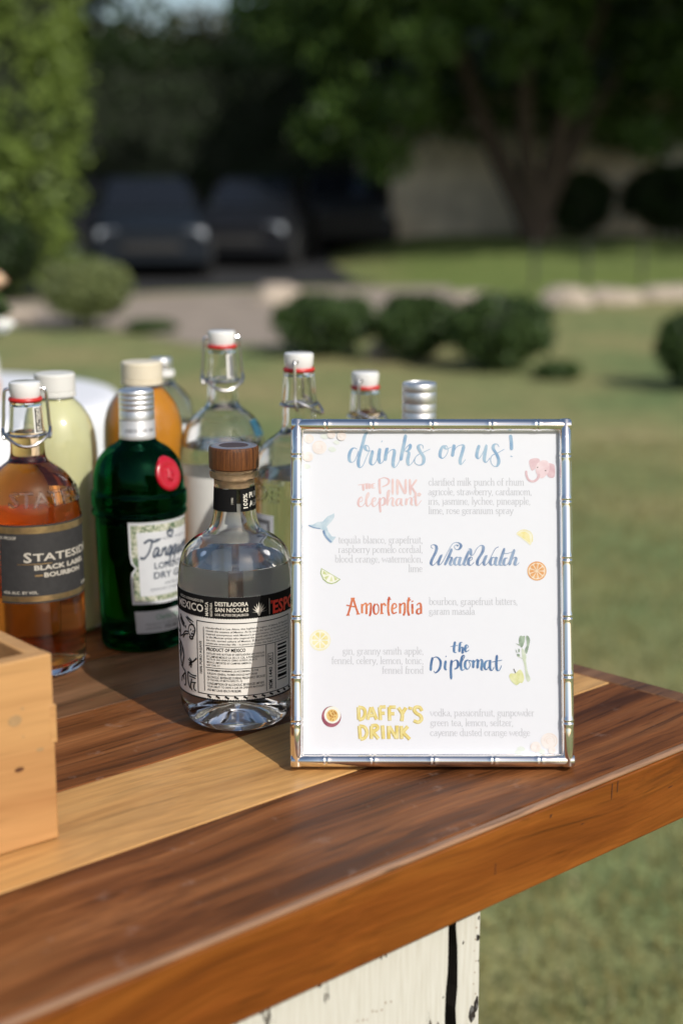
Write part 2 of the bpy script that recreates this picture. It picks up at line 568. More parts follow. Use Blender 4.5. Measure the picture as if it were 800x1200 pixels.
M_DARKCORE = principled('shaded_twigs', (.014, .020, .009), 1., vary=.4, scale=12.)
def shrub(label, x, y, rx, rz, m, seed, n=5200, size=.028, lump=.17, z0=None):
    g = gz(x, y)
    t = thing('round_shrub', label, 'shrub', (x, y, g), rnd.random() * 6, 'clipped shrubs on the lawn')
    rs = random.Random(seed)
    zc = rz * .52 if z0 is None else z0
    cl = [(0, 0, zc, rx * .90, rx * .90, rz * .46, n)]
    for i in range(26):
        a, e = rs.random() * 6.28, rs.random() * 1.35 - .25
        q = .84
        cl.append((q * rx * math.cos(a) * math.cos(e), q * rx * math.sin(a) * math.cos(e), zc + q * rz * .46 * math.sin(e),
                   rx * lump * 1.4, rx * lump * 1.4, rz * lump, n // 30))
    leaves('foliage', cl, size, m, t, seed)
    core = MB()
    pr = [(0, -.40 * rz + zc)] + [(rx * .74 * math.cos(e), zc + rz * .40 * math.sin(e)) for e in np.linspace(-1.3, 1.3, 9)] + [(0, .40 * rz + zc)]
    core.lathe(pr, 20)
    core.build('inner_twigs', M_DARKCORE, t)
    st = MB()
    for i in range(4):
        a = i * 1.6 + rs.random()
        st.tube([(.05 * math.cos(a), .05 * math.sin(a), -.05), (.12 * math.cos(a), .12 * math.sin(a), zc * .6), (.3 * rx * math.cos(a), .3 * rx * math.sin(a), zc)], [.022, .018, .01], 6)
    tag(st.build('stem', M_BARK, t), kind='stuff')
    return t

shrub('round dark green clipped shrub at the left end of the row of three', -.13, 13.1, .45, .53, M_BOX, 1)
shrub('round dark green clipped shrub in the middle of the row of three', .60, 12.65, .33, .55, M_BOX, 2)
shrub('largest dark green clipped shrub at the right end of the row of three', 1.24, 12.05, .43, .60, M_BOX, 3)
shrub('low dark spreading plant on the lawn beside the row of three shrubs', 1.63, 11.55, .17, .13, M_BOX, 4, 1500)
shrub('dark green shrub alone at the right edge of the lawn', 2.56, 10.95, .32, .56, M_BOX, 5)
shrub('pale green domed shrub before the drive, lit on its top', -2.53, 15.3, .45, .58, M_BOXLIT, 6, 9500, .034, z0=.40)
shrub('low dark ground-hugging plant at the near edge of the concrete drive', -1.85, 15.0, .24, .13, M_BOX, 7, 1500)
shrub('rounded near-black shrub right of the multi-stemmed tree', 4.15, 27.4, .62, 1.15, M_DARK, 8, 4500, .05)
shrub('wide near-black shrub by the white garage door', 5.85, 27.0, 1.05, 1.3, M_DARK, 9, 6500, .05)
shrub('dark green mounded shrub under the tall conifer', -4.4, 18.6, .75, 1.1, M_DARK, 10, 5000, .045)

def tree(name, label, x, y, stems, crown, m, size, seed, group='trees round the garden'):
    g = gz(x, y)
    t = thing(name, label, 'tree', (x, y, g), 0, group)
    tr = MB()
    for pts, rad in stems:
        tr.tube(smooth_path(pts, 4), list(np.interp(np.linspace(0, len(rad) - 1, (len(pts) - 1) * 4 + 1), range(len(rad)), rad)), 10)
    o = tr.build('trunk', M_BARK, t)
    if len(stems) > 1:
        tag(o, kind='stuff')
    leaves('crown', crown, size, m, t, seed)
    return t

def crown(cx, cy, cz, rx, ry, rz, k, n, cr, seed, zmin=-1, zmax=1):
    """k uneven clumps of n leaves round an ellipsoid, gaps left between them."""
    rs = random.Random(seed)
    out = []
    while len(out) < k:
        d = Vector((rs.gauss(0, 1), rs.gauss(0, 1), rs.gauss(0, 1))).normalized()
        if not zmin <= d.z <= zmax:
            continue
        q = rs.uniform(.45, 1.02)
        s = cr * rs.uniform(.65, 1.35)
        out.append((cx + d.x * rx * q, cy + d.y * ry * q, cz + d.z * rz * q, s * 1.15, s * 1.15, s * .75, int(n * rs.uniform(.7, 1.3))))
    return out

def trunk1(h, r, sway=.3, seed=0):
    rs = random.Random(seed)
    st = [([(0, 0, -.2), (rs.uniform(-.1, .1), 0, h * .3), (rs.uniform(-sway, sway), rs.uniform(-sway, sway), h * .65), (rs.uniform(-sway, sway), 0, h)], [r * 1.25, r, r * .7, r * .25])]
    for i in range(5):
        a, z = rs.random() * 6.28, h * rs.uniform(.35, .75)
        l = h * rs.uniform(.22, .36)
        st.append(([(0, 0, z), (l * .5 * math.cos(a), l * .5 * math.sin(a), z + l * .35), (l * math.cos(a), l * math.sin(a), z + l * .8)], [r * .45, r * .3, r * .12]))
    return st

# tall conifer at the left edge
con = []
rs_ = random.Random(5)
for z in np.arange(.5, 7.6, .42):
    rr = 1.35 * (1 - ((z - 3.0) / 5.6) ** 2) ** .5 if z > 3 else 1.35 * (.72 + .28 * math.sin(z / 3 * math.pi / 2))
    for i in range(9):
        a = i / 9 * 6.28 + rs_.random()
        con.append((rr * .72 * math.cos(a), rr * .72 * math.sin(a), z, .44, .44, .40, 210))
ctree = tree('conifer_tree', 'tall bright green conifer with dense flat foliage down to the ground', -4.45, 19.6, trunk1(7, .16, .05, 1), con, M_CON, .055, 11)
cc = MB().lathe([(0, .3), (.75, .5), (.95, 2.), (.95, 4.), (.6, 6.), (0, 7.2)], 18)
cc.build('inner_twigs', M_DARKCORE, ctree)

# the multi-stemmed tree on the bank
stems = [([(0, 0, -.2), (-.06, 0, .35), (-.5, .1, 1.2), (-1.0, .2, 2.3), (-1.6, .2, 4.2)], [.26, .23, .19, .15, .07]),
         ([(.0, .05, -.2), (.05, 0, .4), (-.15, -.2, 1.3), (-.25, -.4, 2.6), (-.2, -.6, 4.6)], [.22, .2, .16, .13, .05]),
         ([(.05, 0, -.2), (.12, .0, .4), (.28, .1, 1.2), (.6, .1, 2.4), (1.3, .2, 4.4)], [.26, .22, .18, .14, .05]),
         ([(.1, .1, -.2), (.2, .1, .5), (.62, .3, 1.4), (1.2, .5, 2.4), (2.4, .8, 4.2)], [.2, .17, .15, .11, .04])]
cr_ = crown(-.3, 0, 4.6, 4.9, 3.2, 2.9, 120, 300, .62, 21, -.75)
cr_ += [(-2.6, -1.6, 1.40, .5, .5, .40, 420), (-2.2, -1.8, 2.2, .5, .5, .5, 330), (-3.1, -1.2, 2.1, .7, .6, .5, 420), (-3.6, -.6, 1.8, .6, .6, .45, 330),
        (-.65, -1.9, 2.95, .45, .45, .5, 300), (.35, -1.9, 2.55, .38, .4, .55, 300), (1.5, -1.7, 1.65, .35, .4, .3, 240), (-.2, -1.7, 3.7, .6, .5, .5, 330),
        (2.3, -1.2, 3.2, .8, .6, .5, 380), (3.4, -.5, 2.9, .8, .7, .5, 380), (-1.7, -1.3, 3.4, .6, .5, .45, 330), (4.2, 0, 3.4, .8, .7, .6, 380)]
cr_ += [(x, y, z - .62, rx, .6, .52, 460) for x, y, z, rx in ((-1.9, .6, 2.75, .8), (-.9, .9, 2.75, .9), (1.3, .7, 2.7, .8), (2.2, .9, 2.5, .9), (3.1, 1., 2.75, .9), (4.1, .9, 2.65, .9), (5.2, .9, 2.75, .9), (.3, .9, 2.8, .9), (-2.9, .3, 3.0, .8), (-1.4, .9, 3.5, .9), (0, .9, 3.5, .9), (1.8, .9, 3.4, .9), (3.4, .9, 3.5, .9), (4.8, .9, 3.5, .9))]
tree('multi_stemmed_tree', 'broad dark tree with several stems fanning out from the grass bank', 3.25, 26.6, stems, cr_, M_MAPLE, .085, 12)

# dark belt of trees beyond the court
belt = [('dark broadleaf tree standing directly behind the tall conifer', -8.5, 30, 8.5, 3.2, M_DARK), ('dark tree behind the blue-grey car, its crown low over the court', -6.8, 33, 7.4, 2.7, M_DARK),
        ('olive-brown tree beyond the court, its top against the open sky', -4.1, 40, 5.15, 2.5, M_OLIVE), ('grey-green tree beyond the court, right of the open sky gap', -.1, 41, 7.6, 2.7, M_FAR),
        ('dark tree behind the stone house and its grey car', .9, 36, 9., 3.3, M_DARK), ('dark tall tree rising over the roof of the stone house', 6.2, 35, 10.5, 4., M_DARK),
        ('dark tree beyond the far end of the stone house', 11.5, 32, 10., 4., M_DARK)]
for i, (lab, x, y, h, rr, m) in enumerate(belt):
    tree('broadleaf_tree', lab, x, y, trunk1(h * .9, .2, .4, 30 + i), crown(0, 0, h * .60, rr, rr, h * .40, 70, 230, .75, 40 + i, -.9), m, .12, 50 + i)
# the woodland that closes the view far behind them
fw = []
rs_ = random.Random(9)
for i in range(260):
    x = rs_.uniform(-26, 26) if i < 120 else rs_.choice((-1, 1)) * rs_.uniform(26, 62)
    top = 3.9 if -7.4 < x < -3.0 else rs_.uniform(8, 11)
    z = rs_.uniform(.4, top)
    fw.append((x, rs_.uniform(50, 56), z, 1.9, 1.9, 1.2, 210))
tag(leaves('far_woodland', fw, .22, M_FAR, None, 77), kind='stuff')
# dark hedge added along the court to stand for shade under the trees
hd = thing('shade_hedge', 'long dark unclipped hedge along the back of the court', 'hedge', (-5.2, 31.2, 0))
leaves('foliage', [(x, 0, z, .8, .6, .55, 420) for x in np.arange(-5.5, 5.2, .9) for z in (.55, 1.4, 2.2, 3.0, 3.7)], .06, M_DARK, hd, 78)
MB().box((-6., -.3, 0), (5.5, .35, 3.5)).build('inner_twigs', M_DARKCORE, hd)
# unseen trees added on the sunny side to shade the house and big tree
for i, (x, y, h, rr) in enumerate(((8.3, 20.3, 13., 3.1), (12.0, 23.0, 13.5, 3.8))):
    tree('broadleaf_tree', ['spreading tree beside the lawn, out past the lone shrub', 'taller spreading tree farther along the bank past the wide black shrub'][i], x, y, trunk1(h * .9, .22, .4, 60 + i),
         crown(0, 0, h * .66, rr, rr, h * .30, 110, 240, .85, 70 + i), M_DARK, .12, 80 + i)

# ------------------------------------------------------------------ stone house, garage, far house
M_STONE = principled('house_stone', (.74, .66, .52), .9, vary=.3, scale=2.2, bump=.8, bscale=40.)
M_ROOF = principled('roof_slate', (.05, .047, .045), .8, vary=.3, scale=6.)
M_WHITE = principled('white_paint', (.78, .78, .76), .5, vary=.04, scale=3.)
M_DKGLASS = principled('dark_window', (.012, .014, .018), .12, Specular_IOR_Level=.3)
def house(label, x, y, wd, dp, h, rot, garage):
    g = gz(x, y)
    t = thing('stone_house', label, 'house', (x, y, g - .05), R(rot))
    m = MB().box((0, 0, 0), (wd, dp, h))
    m.build('wall', M_STONE, t)
    e = .35
    r = MB()
    V = [(-e, -e, h + .002), (wd + e, -e, h + .002), (wd + e, dp + e, h + .002), (-e, dp + e, h + .002), (-e, dp / 2, h + 1.7), (wd + e, dp / 2, h + 1.7)]
    r.add(V, [(0, 1, 5, 4), (2, 3, 4, 5), (0, 4, 3), (1, 2, 5), (3, 2, 1, 0)])
    rf = r.build('roof', M_ROOF, t, smooth=False)
    MB().box((wd * .7, dp * .45, h + 1.2), (wd * .7 + .6, dp * .45 + .6, h + 2.5)).build('chimney', M_STONE, rf)
    for wx in (6.9, 8.2)[:0 if not garage else 1]:
        f = MB()
        for a, b in (((wx, -.05, .95), (wx + .08, .02, 2.1)), ((wx + .82, -.05, .95), (wx + .9, .02, 2.1)), ((wx + .08, -.05, 2.02), (wx + .82, .02, 2.1)), ((wx + .08, -.05, .95), (wx + .82, .02, 1.03)), ((wx + .42, -.045, 1.03), (wx + .48, .02, 2.02))):
            f.box(a, b)
        wo = f.build('window', M_WHITE, t, smooth=False)
        MB().box((wx + .081, -.02, 1.031), (wx + .819, -.012, 2.019)).build('pane', M_DKGLASS, wo, smooth=False)
    if garage:
        for k in range(4):
            MB().box((garage, -.06, .05 + k * .52), (garage + 2.4, -.015, .05 + k * .52 + .5)).build('garage_door_panel', M_WHITE, t, bevel=.02)
    return t
house('long stone house with a slate roof and white garage door behind the bank', .92, 29.4, 9.5, 5., 2.7, -2, 5.0)
far = thing('pale_house', 'pale far-off house glimpsed beyond the court between the trees', 'house', (-3.6, 47.5, 0))
MB().box((0, 0, 0), (3.2, 3, 2.0)).build('wall', M_WHITE, far, smooth=False)
MB().add([(-.2, -.2, 2.004), (3.4, -.2, 2.004), (3.4, 3.2, 2.004), (-.2, 3.2, 2.004), (1.6, 1.5, 3.1)], [(0, 1, 4), (1, 2, 4), (2, 3, 4), (3, 0, 4), (3, 2, 1, 0)]).build('roof', M_ROOF, far, smooth=False)

# ------------------------------------------------------------------ rocks, edging, wire fence
M_ROCK = principled('pale_rock', (.40, .335, .265), .9, vary=.3, scale=8., bump=.8, bscale=30.)
def rock(label, x, y, sx, sy, sz, seed, group):
    rs = random.Random(seed)
    bm = bmesh.new()
    bmesh.ops.create_icosphere(bm, subdivisions=2, radius=1)
    for v in bm.verts:
        k = 1 + rs.uniform(-.13, .13)
        v.co = Vector((v.co.x * sx * k, v.co.y * sy * k, max(-.25, min(.8, v.co.z)) * sz * k))
    me = bpy.data.meshes.new('rock')
    bm.to_mesh(me)
    bm.free()
    me.materials.append(M_ROCK)
    o = bpy.data.objects.new('rock', me)
    COL.objects.link(o)
    o.location = (x, y, gz(x, y) + sz * .1)
    o.rotation_euler = (0, 0, rs.random() * .8)
    tag(o, label, 'rock', group)
g_ = 'flat pale stones edging the bank'
rock('pale flat edging stone nearest the large round shrub', 1.62, 18.4, .42, .3, .16, 1, g_)
rock('squarest and brightest edging stone, at the bend of the edging', 2.62, 18.1, .34, .3, .24, 2, g_)
rock('pale edging stone just right of the brightest one', 3.25, 18.6, .42, .28, .2, 3, g_)
rock('long pale edging stone second from the right edge', 4.0, 19.1, .48, .28, .18, 4, g_)
rock('last pale edging stone at the right edge of the lawn', 4.85, 19.4, .5, .28, .18, 5, g_)
rock('small tan stone between two of the round shrubs', .31, 12.9, .12, .1, .14, 6, 'loose garden stones')
rock('yellowish boulder at the far side of the drive', -.78, 18.6, .36, .25, .26, 7, 'loose garden stones')
rock('low tan stone left of the pale domed shrub', -3.5, 16.4, .3, .2, .14, 8, 'loose garden stones')
M_WIRE = principled('dark_fence_metal', (.03, .03, .03), .6)
fe = thing('wire_fence', 'thin dark wire fence standing on the grass bank', 'fence', (0, 0, 0))
fp = [(2.55, 20.6), (3.3, 20.9), (4.1, 21.2), (4.9, 21.5)]
for x, y in fp:
    MB().tube([(x, y, gz(x, y) - .1), (x, y, gz(x, y) + .62)], .022, 6).build('post', M_WIRE, fe)
for hz in (.25, .55):
    MB().tube([(x, y, gz(x, y) + hz) for x, y in fp], .004, 5).build('wire', M_WIRE, fe)

# ------------------------------------------------------------------ parked cars
M_TYRE = principled('tyre', (.02, .02, .02), .8)
M_RIM = principled('rim', (.55, .55, .57), .3, 1.)
M_LAMP = principled('headlight_lens', (.36, .39, .43), .08, 0.)
def car(label, x, y, rz, paint, scale=1.):
    t = thing('parked_car', label, 'car', (x, y, gz(x, y) + .006), R(rz), 'cars parked in the court')
    pm = principled('car_paint', paint, .5, 0., Specular_IOR_Level=.12)
    def loft(secs, name, m, nn=5):
        V, F = [], []
        for yy, hw, z0, z1, rr in secs:
            for sx, zz, ins in ((-1, z0, 0), (-1, z0 + (z1 - z0) * .6, 0), (-1, z1, rr), (1, z1, rr), (1, z0 + (z1 - z0) * .6, 0), (1, z0, 0)):
                V.append((sx * (hw - ins), yy, zz))
        k = 6
        for i in range(len(secs) - 1):
            for j in range(k):
                F.append((i * k + j, i * k + (j + 1) % k, (i + 1) * k + (j + 1) % k, (i + 1) * k + j))
        F += [tuple(range(k)), tuple(reversed(range((len(secs) - 1) * k, len(secs) * k)))]
        o = MB().add(V, [tuple(reversed(f)) for f in F]).build(name, m, t, smooth=True, sharp=50)
        sm = o.modifiers.new('bevel', 'BEVEL')
        sm.width, sm.segments, sm.limit_method, sm.angle_limit = .05, 2, 'ANGLE', R(25)
        return o
    loft([(-2.15, .74, .34, .68, .12), (-2.0, .84, .22, .80, .12), (-1.2, .88, .2, .92, .14), (-.6, .89, .2, .96, .14), (1.6, .89, .2, .98, .14), (2.05, .85, .24, .94, .12), (2.2, .76, .36, .86, .1)], 'body', pm)
    loft([(-.75, .74, .94, .97, .02), (.05, .70, .93, 1.42, .12), (.9, .70, .93, 1.46, .12), (1.55, .72, .93, 1.30, .12), (1.85, .74, .93, .99, .02)], 'cabin', pm)
    MB().add([(-.64, -.70, 1.0), (.64, -.70, 1.0), (.54, -.02, 1.40), (-.54, -.02, 1.40)], [(0, 1, 2, 3)]).build('windscreen', M_DKGLASS, t, smooth=False).location.y = -.03
    for s in (-1, 1):
        MB().box((s * .715 - .012, -.1, 1.02), (s * .715 + .012, .62, 1.33)).build('side_window', M_DKGLASS, t, smooth=False)
        MB().box((s * .715 - .012, .70, 1.02), (s * .715 + .012, 1.42, 1.28)).build('side_window', M_DKGLASS, t, smooth=False)
        MB().box((s * .62 - .15, -2.12, .60), (s * .62 + .15, -1.98, .74)).build('headlight', M_LAMP, t, bevel=.03)
        MB().box((s * .98 - .09, -.55, .98), (s * .98 + .09, -.42, 1.1)).build('mirror', pm, t, bevel=.03)
        for yy in (-1.35, 1.35):
            Mx = Matrix.Translation((s * .80, yy, .32)) @ Matrix.Rotation(math.pi / 2, 4, 'Y')
            wh = MB().lathe([(.18, -.1), (.30, -.1), (.32, -.06), (.32, .06), (.30, .1), (.18, .1), (.18, -.1)], 20, M=Mx).build('tyre', M_TYRE, t)
            MB().lathe([(0, -.07), (.18, -.08), (.18, .08), (0, .07)], 16, M=Mx).build('rim', M_RIM, wh)
    MB().box((-.42, -2.19, .42), (.42, -2.1, .56)).build('grille', M_TYRE, t, bevel=.02)
    return t
car('dark blue-grey car parked behind the pale domed shrub', -3.0, 24.3, 8, (.012, .016, .022))
car('near-black car parked in shade left of the grey car', -1.45, 26.6, -6, (.012, .013, .016))
car('grey car parked in shade against the stone house', .02, 30.5, 4, (.03, .032, .034))
car('near-black car parked farthest back below the hedge', -3.4, 28.9, 82, (.012, .013, .016))

# ------------------------------------------------------------------ the bar
BAR_ROT = R(42.2)
bar = thing('bar_counter', 'wooden bar with a walnut plank top over a chipped white painted base', 'bar', (0, .9313, 0), BAR_ROT)
W_DARK = wood('walnut', [(.28, (.080, .026, .008)), (.5, (.21, .074, .023)), (.72, (.37, .152, .054))], (.035, .014, .007), .6, (1.4, 26, 26), .46, spec=.15, fine=(.60, 1.18), wear=.4)
W_LIGHT = wood('pale_hardwood', [(.28, (.46, .225, .07)), (.5, (.63, .345, .12)), (.74, (.74, .45, .18))], (.28, .125, .04), .5, (1.2, 15, 15), .38, pores=.8)
W_MID = wood('mid_walnut', [(.28, (.075, .033, .015)), (.5, (.18, .085, .038)), (.72, (.30, .16, .08))], (.03, .014, .007), .7, (1.4, 18, 18), .40)
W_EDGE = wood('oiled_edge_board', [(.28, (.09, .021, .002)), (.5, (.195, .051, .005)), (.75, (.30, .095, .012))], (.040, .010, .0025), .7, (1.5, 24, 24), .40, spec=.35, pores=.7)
TH = .0635
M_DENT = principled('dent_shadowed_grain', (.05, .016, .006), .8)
def plank(name, u0, u1, v0, v1, m, end=None, z1=TOP, z0=TOP - TH, bev=.0012):
    """Straight plank; the end at the corner is cut along the slightly skewed end of the bar."""
    def ue(v):
        return u1 if end is None else .4938 + end - v * .052
    V = [(u0, v0, z0), (ue(v0), v0, z0), (ue(v1), v1, z0), (u0, v1, z0), (u0, v0, z1), (ue(v0), v0, z1), (ue(v1), v1, z1), (u0, v1, z1)]
    return MB().add(V, [(3, 2, 1, 0), (4, 5, 6, 7), (0, 1, 5, 4), (1, 2, 6, 5), (2, 3, 7, 6), (3, 0, 4, 7)]).build(name, m, bar, bevel=bev)
g_ = .0004
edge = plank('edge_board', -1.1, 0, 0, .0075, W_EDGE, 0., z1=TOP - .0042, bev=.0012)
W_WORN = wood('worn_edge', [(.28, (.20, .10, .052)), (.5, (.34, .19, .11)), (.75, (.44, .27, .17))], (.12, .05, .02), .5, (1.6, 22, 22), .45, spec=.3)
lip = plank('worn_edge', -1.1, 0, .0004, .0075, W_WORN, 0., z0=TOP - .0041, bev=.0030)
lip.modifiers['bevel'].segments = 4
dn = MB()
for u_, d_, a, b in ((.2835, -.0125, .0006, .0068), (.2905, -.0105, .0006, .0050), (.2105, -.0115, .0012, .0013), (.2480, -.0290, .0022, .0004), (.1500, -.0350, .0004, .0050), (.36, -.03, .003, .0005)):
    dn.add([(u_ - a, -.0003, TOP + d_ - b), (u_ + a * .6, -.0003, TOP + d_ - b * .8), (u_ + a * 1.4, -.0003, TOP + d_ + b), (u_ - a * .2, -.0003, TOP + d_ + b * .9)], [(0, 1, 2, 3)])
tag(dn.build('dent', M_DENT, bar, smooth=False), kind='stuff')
for v0, v1, m in ((.0075, .1430, W_DARK), (.1430, .2626, W_LIGHT), (.2626, .4010, W_DARK), (.4010, .5200, W_MID), (.5200, .6600, W_DARK), (.6600, .7600, W_LIGHT), (.7600, .8800, W_DARK)):
    plank('plank', -1.1, 0, v0 + g_, v1 - g_, m, -.0235)
bb = []
V = [(.4938 - .0232 - v * .052, v, z) for v in (.0075 + g_, .88) for z in (TOP - TH, TOP)] + [(.4938 - v * .052, v, z) for v in (.0075 + g_, .88) for z in (TOP - TH, TOP)]
MB().add(V, [(0, 1, 3, 2), (4, 6, 7, 5), (0, 4, 5, 1), (2, 3, 7, 6), (1, 5, 7, 3), (0, 2, 6, 4)]).build('breadboard_end', W_MID, bar, bevel=.002)

# chipped white base: boards with ragged dark gaps
def chipped_paint():
    m, t, o = mat('chipped_white_paint')
    tc = N(t, 'ShaderNodeTexCoord')
    mp = N(t, 'ShaderNodeMapping', {'Vector': tc.outputs['Object'], 'Scale': (60., 60., 16.)})
    n1 = N(t, 'ShaderNodeTexNoise', {'Vector': mp.outputs[0], 'Scale': 1., 'Detail': 9., 'Roughness': .72})
    mp2 = N(t, 'ShaderNodeMapping', {'Vector': tc.outputs['Object'], 'Scale': (12., 12., 5.)})
    n2 = N(t, 'ShaderNodeTexNoise', {'Vector': mp2.outputs[0], 'Scale': 1., 'Detail': 3.})
    s = N(t, 'ShaderNodeMath', {0: n1.outputs[0], 1: n2.outputs[0]}, operation='ADD')
    f = ramp(t, s.outputs[0], [(.655, 0.), (.675, 1.)])
    s.inputs[1].default_value = 0
    sc_ = N(t, 'ShaderNodeMath', {0: s.outputs[0], 1: .5}, operation='MULTIPLY')
    f = ramp(t, sc_.outputs[0], [(.558, 0.), (.570, 1.)])
    mp3 = N(t, 'ShaderNodeMapping', {'Vector': tc.outputs['Object'], 'Scale': (300., 300., 22.)})
    n3 = N(t, 'ShaderNodeTexNoise', {'Vector': mp3.outputs[0], 'Scale': 1., 'Detail': 4.})
    pc = ramp(t, n3.outputs[0], [(.3, (.55, .52, .45)), (.7, (.64, .62, .56))])
    c = mix(t, f, pc, (.035, .022, .014))
    p = N(t, 'ShaderNodeBsdfPrincipled', {'Base Color': c, 'Roughness': .55})
    h = N(t, 'ShaderNodeMath', {0: f, 1: -1.}, operation='MULTIPLY')
    h2 = N(t, 'ShaderNodeMath', {0: h.outputs[0], 1: n3.outputs[0]}, operation='ADD')
    b = N(t, 'ShaderNodeBump', {'Height': h2.outputs[0], 'Strength': .5, 'Distance': .0008})
    t.links.new(b.outputs[0], p.inputs['Normal'])
    t.links.new(p.outputs[0], o.inputs[0])
    return m
M_CHIP = chipped_paint()
M_GAP = principled('bare_dark_wood', (.02, .014, .010), .9, vary=.4, scale=60.)
def base_board(u0, u1, r0, r1, seed):
    """Upright board in the base; r0/r1 how ragged its two edges are."""
    rs = random.Random(seed)
    z = np.linspace(0.012, TOP - TH - .002, 60)
    a = b = 0.
    V = []
    for zz in z:
        a = .8 * a + rs.uniform(-1, 1) * r0
        b = .8 * b + rs.uniform(-1, 1) * r1
        V += [(u0 + a, .02, zz), (u1 + b, .02, zz), (u1 + b, .042, zz), (u0 + a, .042, zz)]
    F = []
    for i in range(len(z) - 1):
        for j in range(4):
            k = (j + 1) % 4
            F.append((4 * i + j, 4 * i + k, 4 * i + 4 + k, 4 * i + 4 + j))
    F += [(3, 2, 1, 0), tuple(4 * (len(z) - 1) + q for q in range(4))]
    mb = MB().add(V, F)
    mb.m = [1 if i < len(F) - 2 and i % 4 in (1, 3) and not (i % 4 == 1 and r1 < .0005) else 0 for i in range(len(F))]
    return mb.build('base_board', [M_CHIP, M_GAP], bar, smooth=False)
base_board(.1322, .1572, .0017, .0004, 3)
base_board(-.2400, .1238, .0008, .0012, 4)
for i in range(5):
    base_board(-.2430 - .15 * (i + 1), -.2430 - .15 * i - .003, .0008, .0008, 5 + i)
M_CHIPGREY = principled('weathered_wood', (.10, .095, .09), .9, vary=.5, scale=500.)
def chips(name, m, spots, seed):
    rs = random.Random(seed)
    mb = MB()
    for u_, d_, a, b, n in spots:                # along the base, below the bar top, half width, half height
        P = []
        for k in range(n):
            q = 2 * math.pi * k / n
            e = rs.uniform(.6, 1.25)
            P.append((u_ + a * e * math.cos(q), .0197, TOP + d_ + b * e * math.sin(q)))
        mb.add(P, [tuple(range(n))])
    return tag(mb.build(name, m, bar, smooth=False), kind='stuff')
chips('paint_chip', M_GAP, [(.1556, -.083, .0011, .0022, 7), (.1551, -.0985, .0018, .0030, 8), (.1392, -.0972, .0010, .0014, 7), (.1186, -.1335, .0009, .0009, 6), (.0555, -.0785, .0006, .0020, 6), (.0600, -.0787, .0010, .0016, 7),
                            (.1500, -.1585, .0038, .0070, 11), (.1545, -.1530, .0021, .0066, 9), (.1560, -.1180, .0007, .0009, 6), (.1135, -.1530, .0008, .0022, 6), (.0900, -.200, .003, .004, 9), (-.05, -.16, .003, .005, 9)], 3)
chips('bare_patch', M_CHIPGREY, [(.1497, -.1560, .0020, .0030, 8), (.1506, -.1640, .0014, .0016, 7), (.1547, -.1540, .0010, .0030, 7)], 5).location.y = -.0003
chips('rust_fleck', principled('rust_fleck', (.30, .20, .13), .8), [(.0330 + .0045 * k + .0008 * (k % 2), -.1185 + .0006 * k - .002 * (k % 3), .0007, .0011, 6) for k in range(8)] + [(.1535 - .0012 * (k % 3), -.090 - .009 * k, .0008, .0007, 6) for k in range(7)], 8)
MB().box((-1.0, .0425, .02), (.1567, .06, TOP - TH - .003)).build('base_backing', M_GAP, bar)
MB().box((.1330, .0605, .02), (.1564, .80, TOP - TH - .003)).build('base_side', M_CHIP, bar)
# a short split in the paint of the long board
MB().add([(-.0022 + .001 * math.sin(k), .0196, TOP - TH - .002 - .0028 * k) for k in range(6)] + [(-.0002 + .001 * math.sin(k * 1.3), .0196, TOP - TH - .002 - .0028 * k) for k in range(6)],
         [(k, k + 1, k + 7, k + 6) for k in range(5)]).build('paint_split', M_GAP, bar, smooth=False)

# ------------------------------------------------------------------ bottles
M_GLASS = glass('clear_glass', (.985, .99, .988), 1.5)
M_GREEN = glass('green_glass', (.08, .40, .25), 1.5)
M_WATER = liquid('clear_spirit', (1, 1, 1))
M_TEQ = liquid('pale_tequila', (.985, .98, .93))
M_BOURBON = liquid('bourbon', (1, 1, 1), (.968, .60, .03), 36.)
M_GIN = liquid('gin_in_green_glass', (.55, .75, .62))
M_PLASTIC = pane('clear_plastic', (.97, .98, .96), .06, 1.)
M_CAPW = principled('white_porcelain', (.80, .79, .76), .22, Coat_Weight=.5)
M_PCAP = principled('frosted_white_cap', (.72, .71, .66), .38, Subsurface_Weight=.3, Subsurface_Radius=(.01, .01, .01))
M_PCAP2 = principled('cream_cap', (.74, .66, .50), .38, Subsurface_Weight=.3, Subsurface_Radius=(.01, .01, .01))
M_RED = principled('red_rubber', (.55, .02, .015), .45)
M_STEEL = principled('steel_wire', (.62, .61, .60), .22, 1.)
M_ALU = principled('brushed_aluminium', (.86, .86, .86), .42, 1., vary=.05, scale=200.)
M_LIME = principled('lime_juice', (.60, .58, .34), .3, vary=.06, scale=30., Subsurface_Weight=.4, Subsurface_Radius=(.02, .02, .008), Specular_IOR_Level=.3)
M_ORANGE = principled('orange_juice', (.50, .20, .014), .3, vary=.08, scale=30., Subsurface_Weight=.4, Subsurface_Radius=(.02, .01, .004), Specular_IOR_Level=.3)
M_PAPER = paper('white_label_paper', (.86, .84, .78))
M_COOLP = paper('cool_white_label_paper', (.78, .79, .80), .2)
M_INK = principled('black_ink', (.008, .008, .008), .8, Specular_IOR_Level=.15)
M_GREYINK = principled('grey_ink', (.18, .18, .18), .6)
M_CREAM = principled('cream_ink', (.74, .70, .60), .6)
M_REDINK = principled('red_ink', (.85, .04, .025), .5)

def bottle_thing(name, label, x, y, group=None, cat='bottle', turn=0.):
    """Local -Y faces the place where the photographer stood."""
    return thing(name, label, cat, (x, y, TOP + .0006), math.atan2(-y, -x) + math.pi / 2 + R(turn), group)

def radius_at(prof, z):
    rz = sorted((p[1], p[0]) for p in prof)
    return float(np.interp(z, [a for a, b in rz], [b for a, b in rz]))

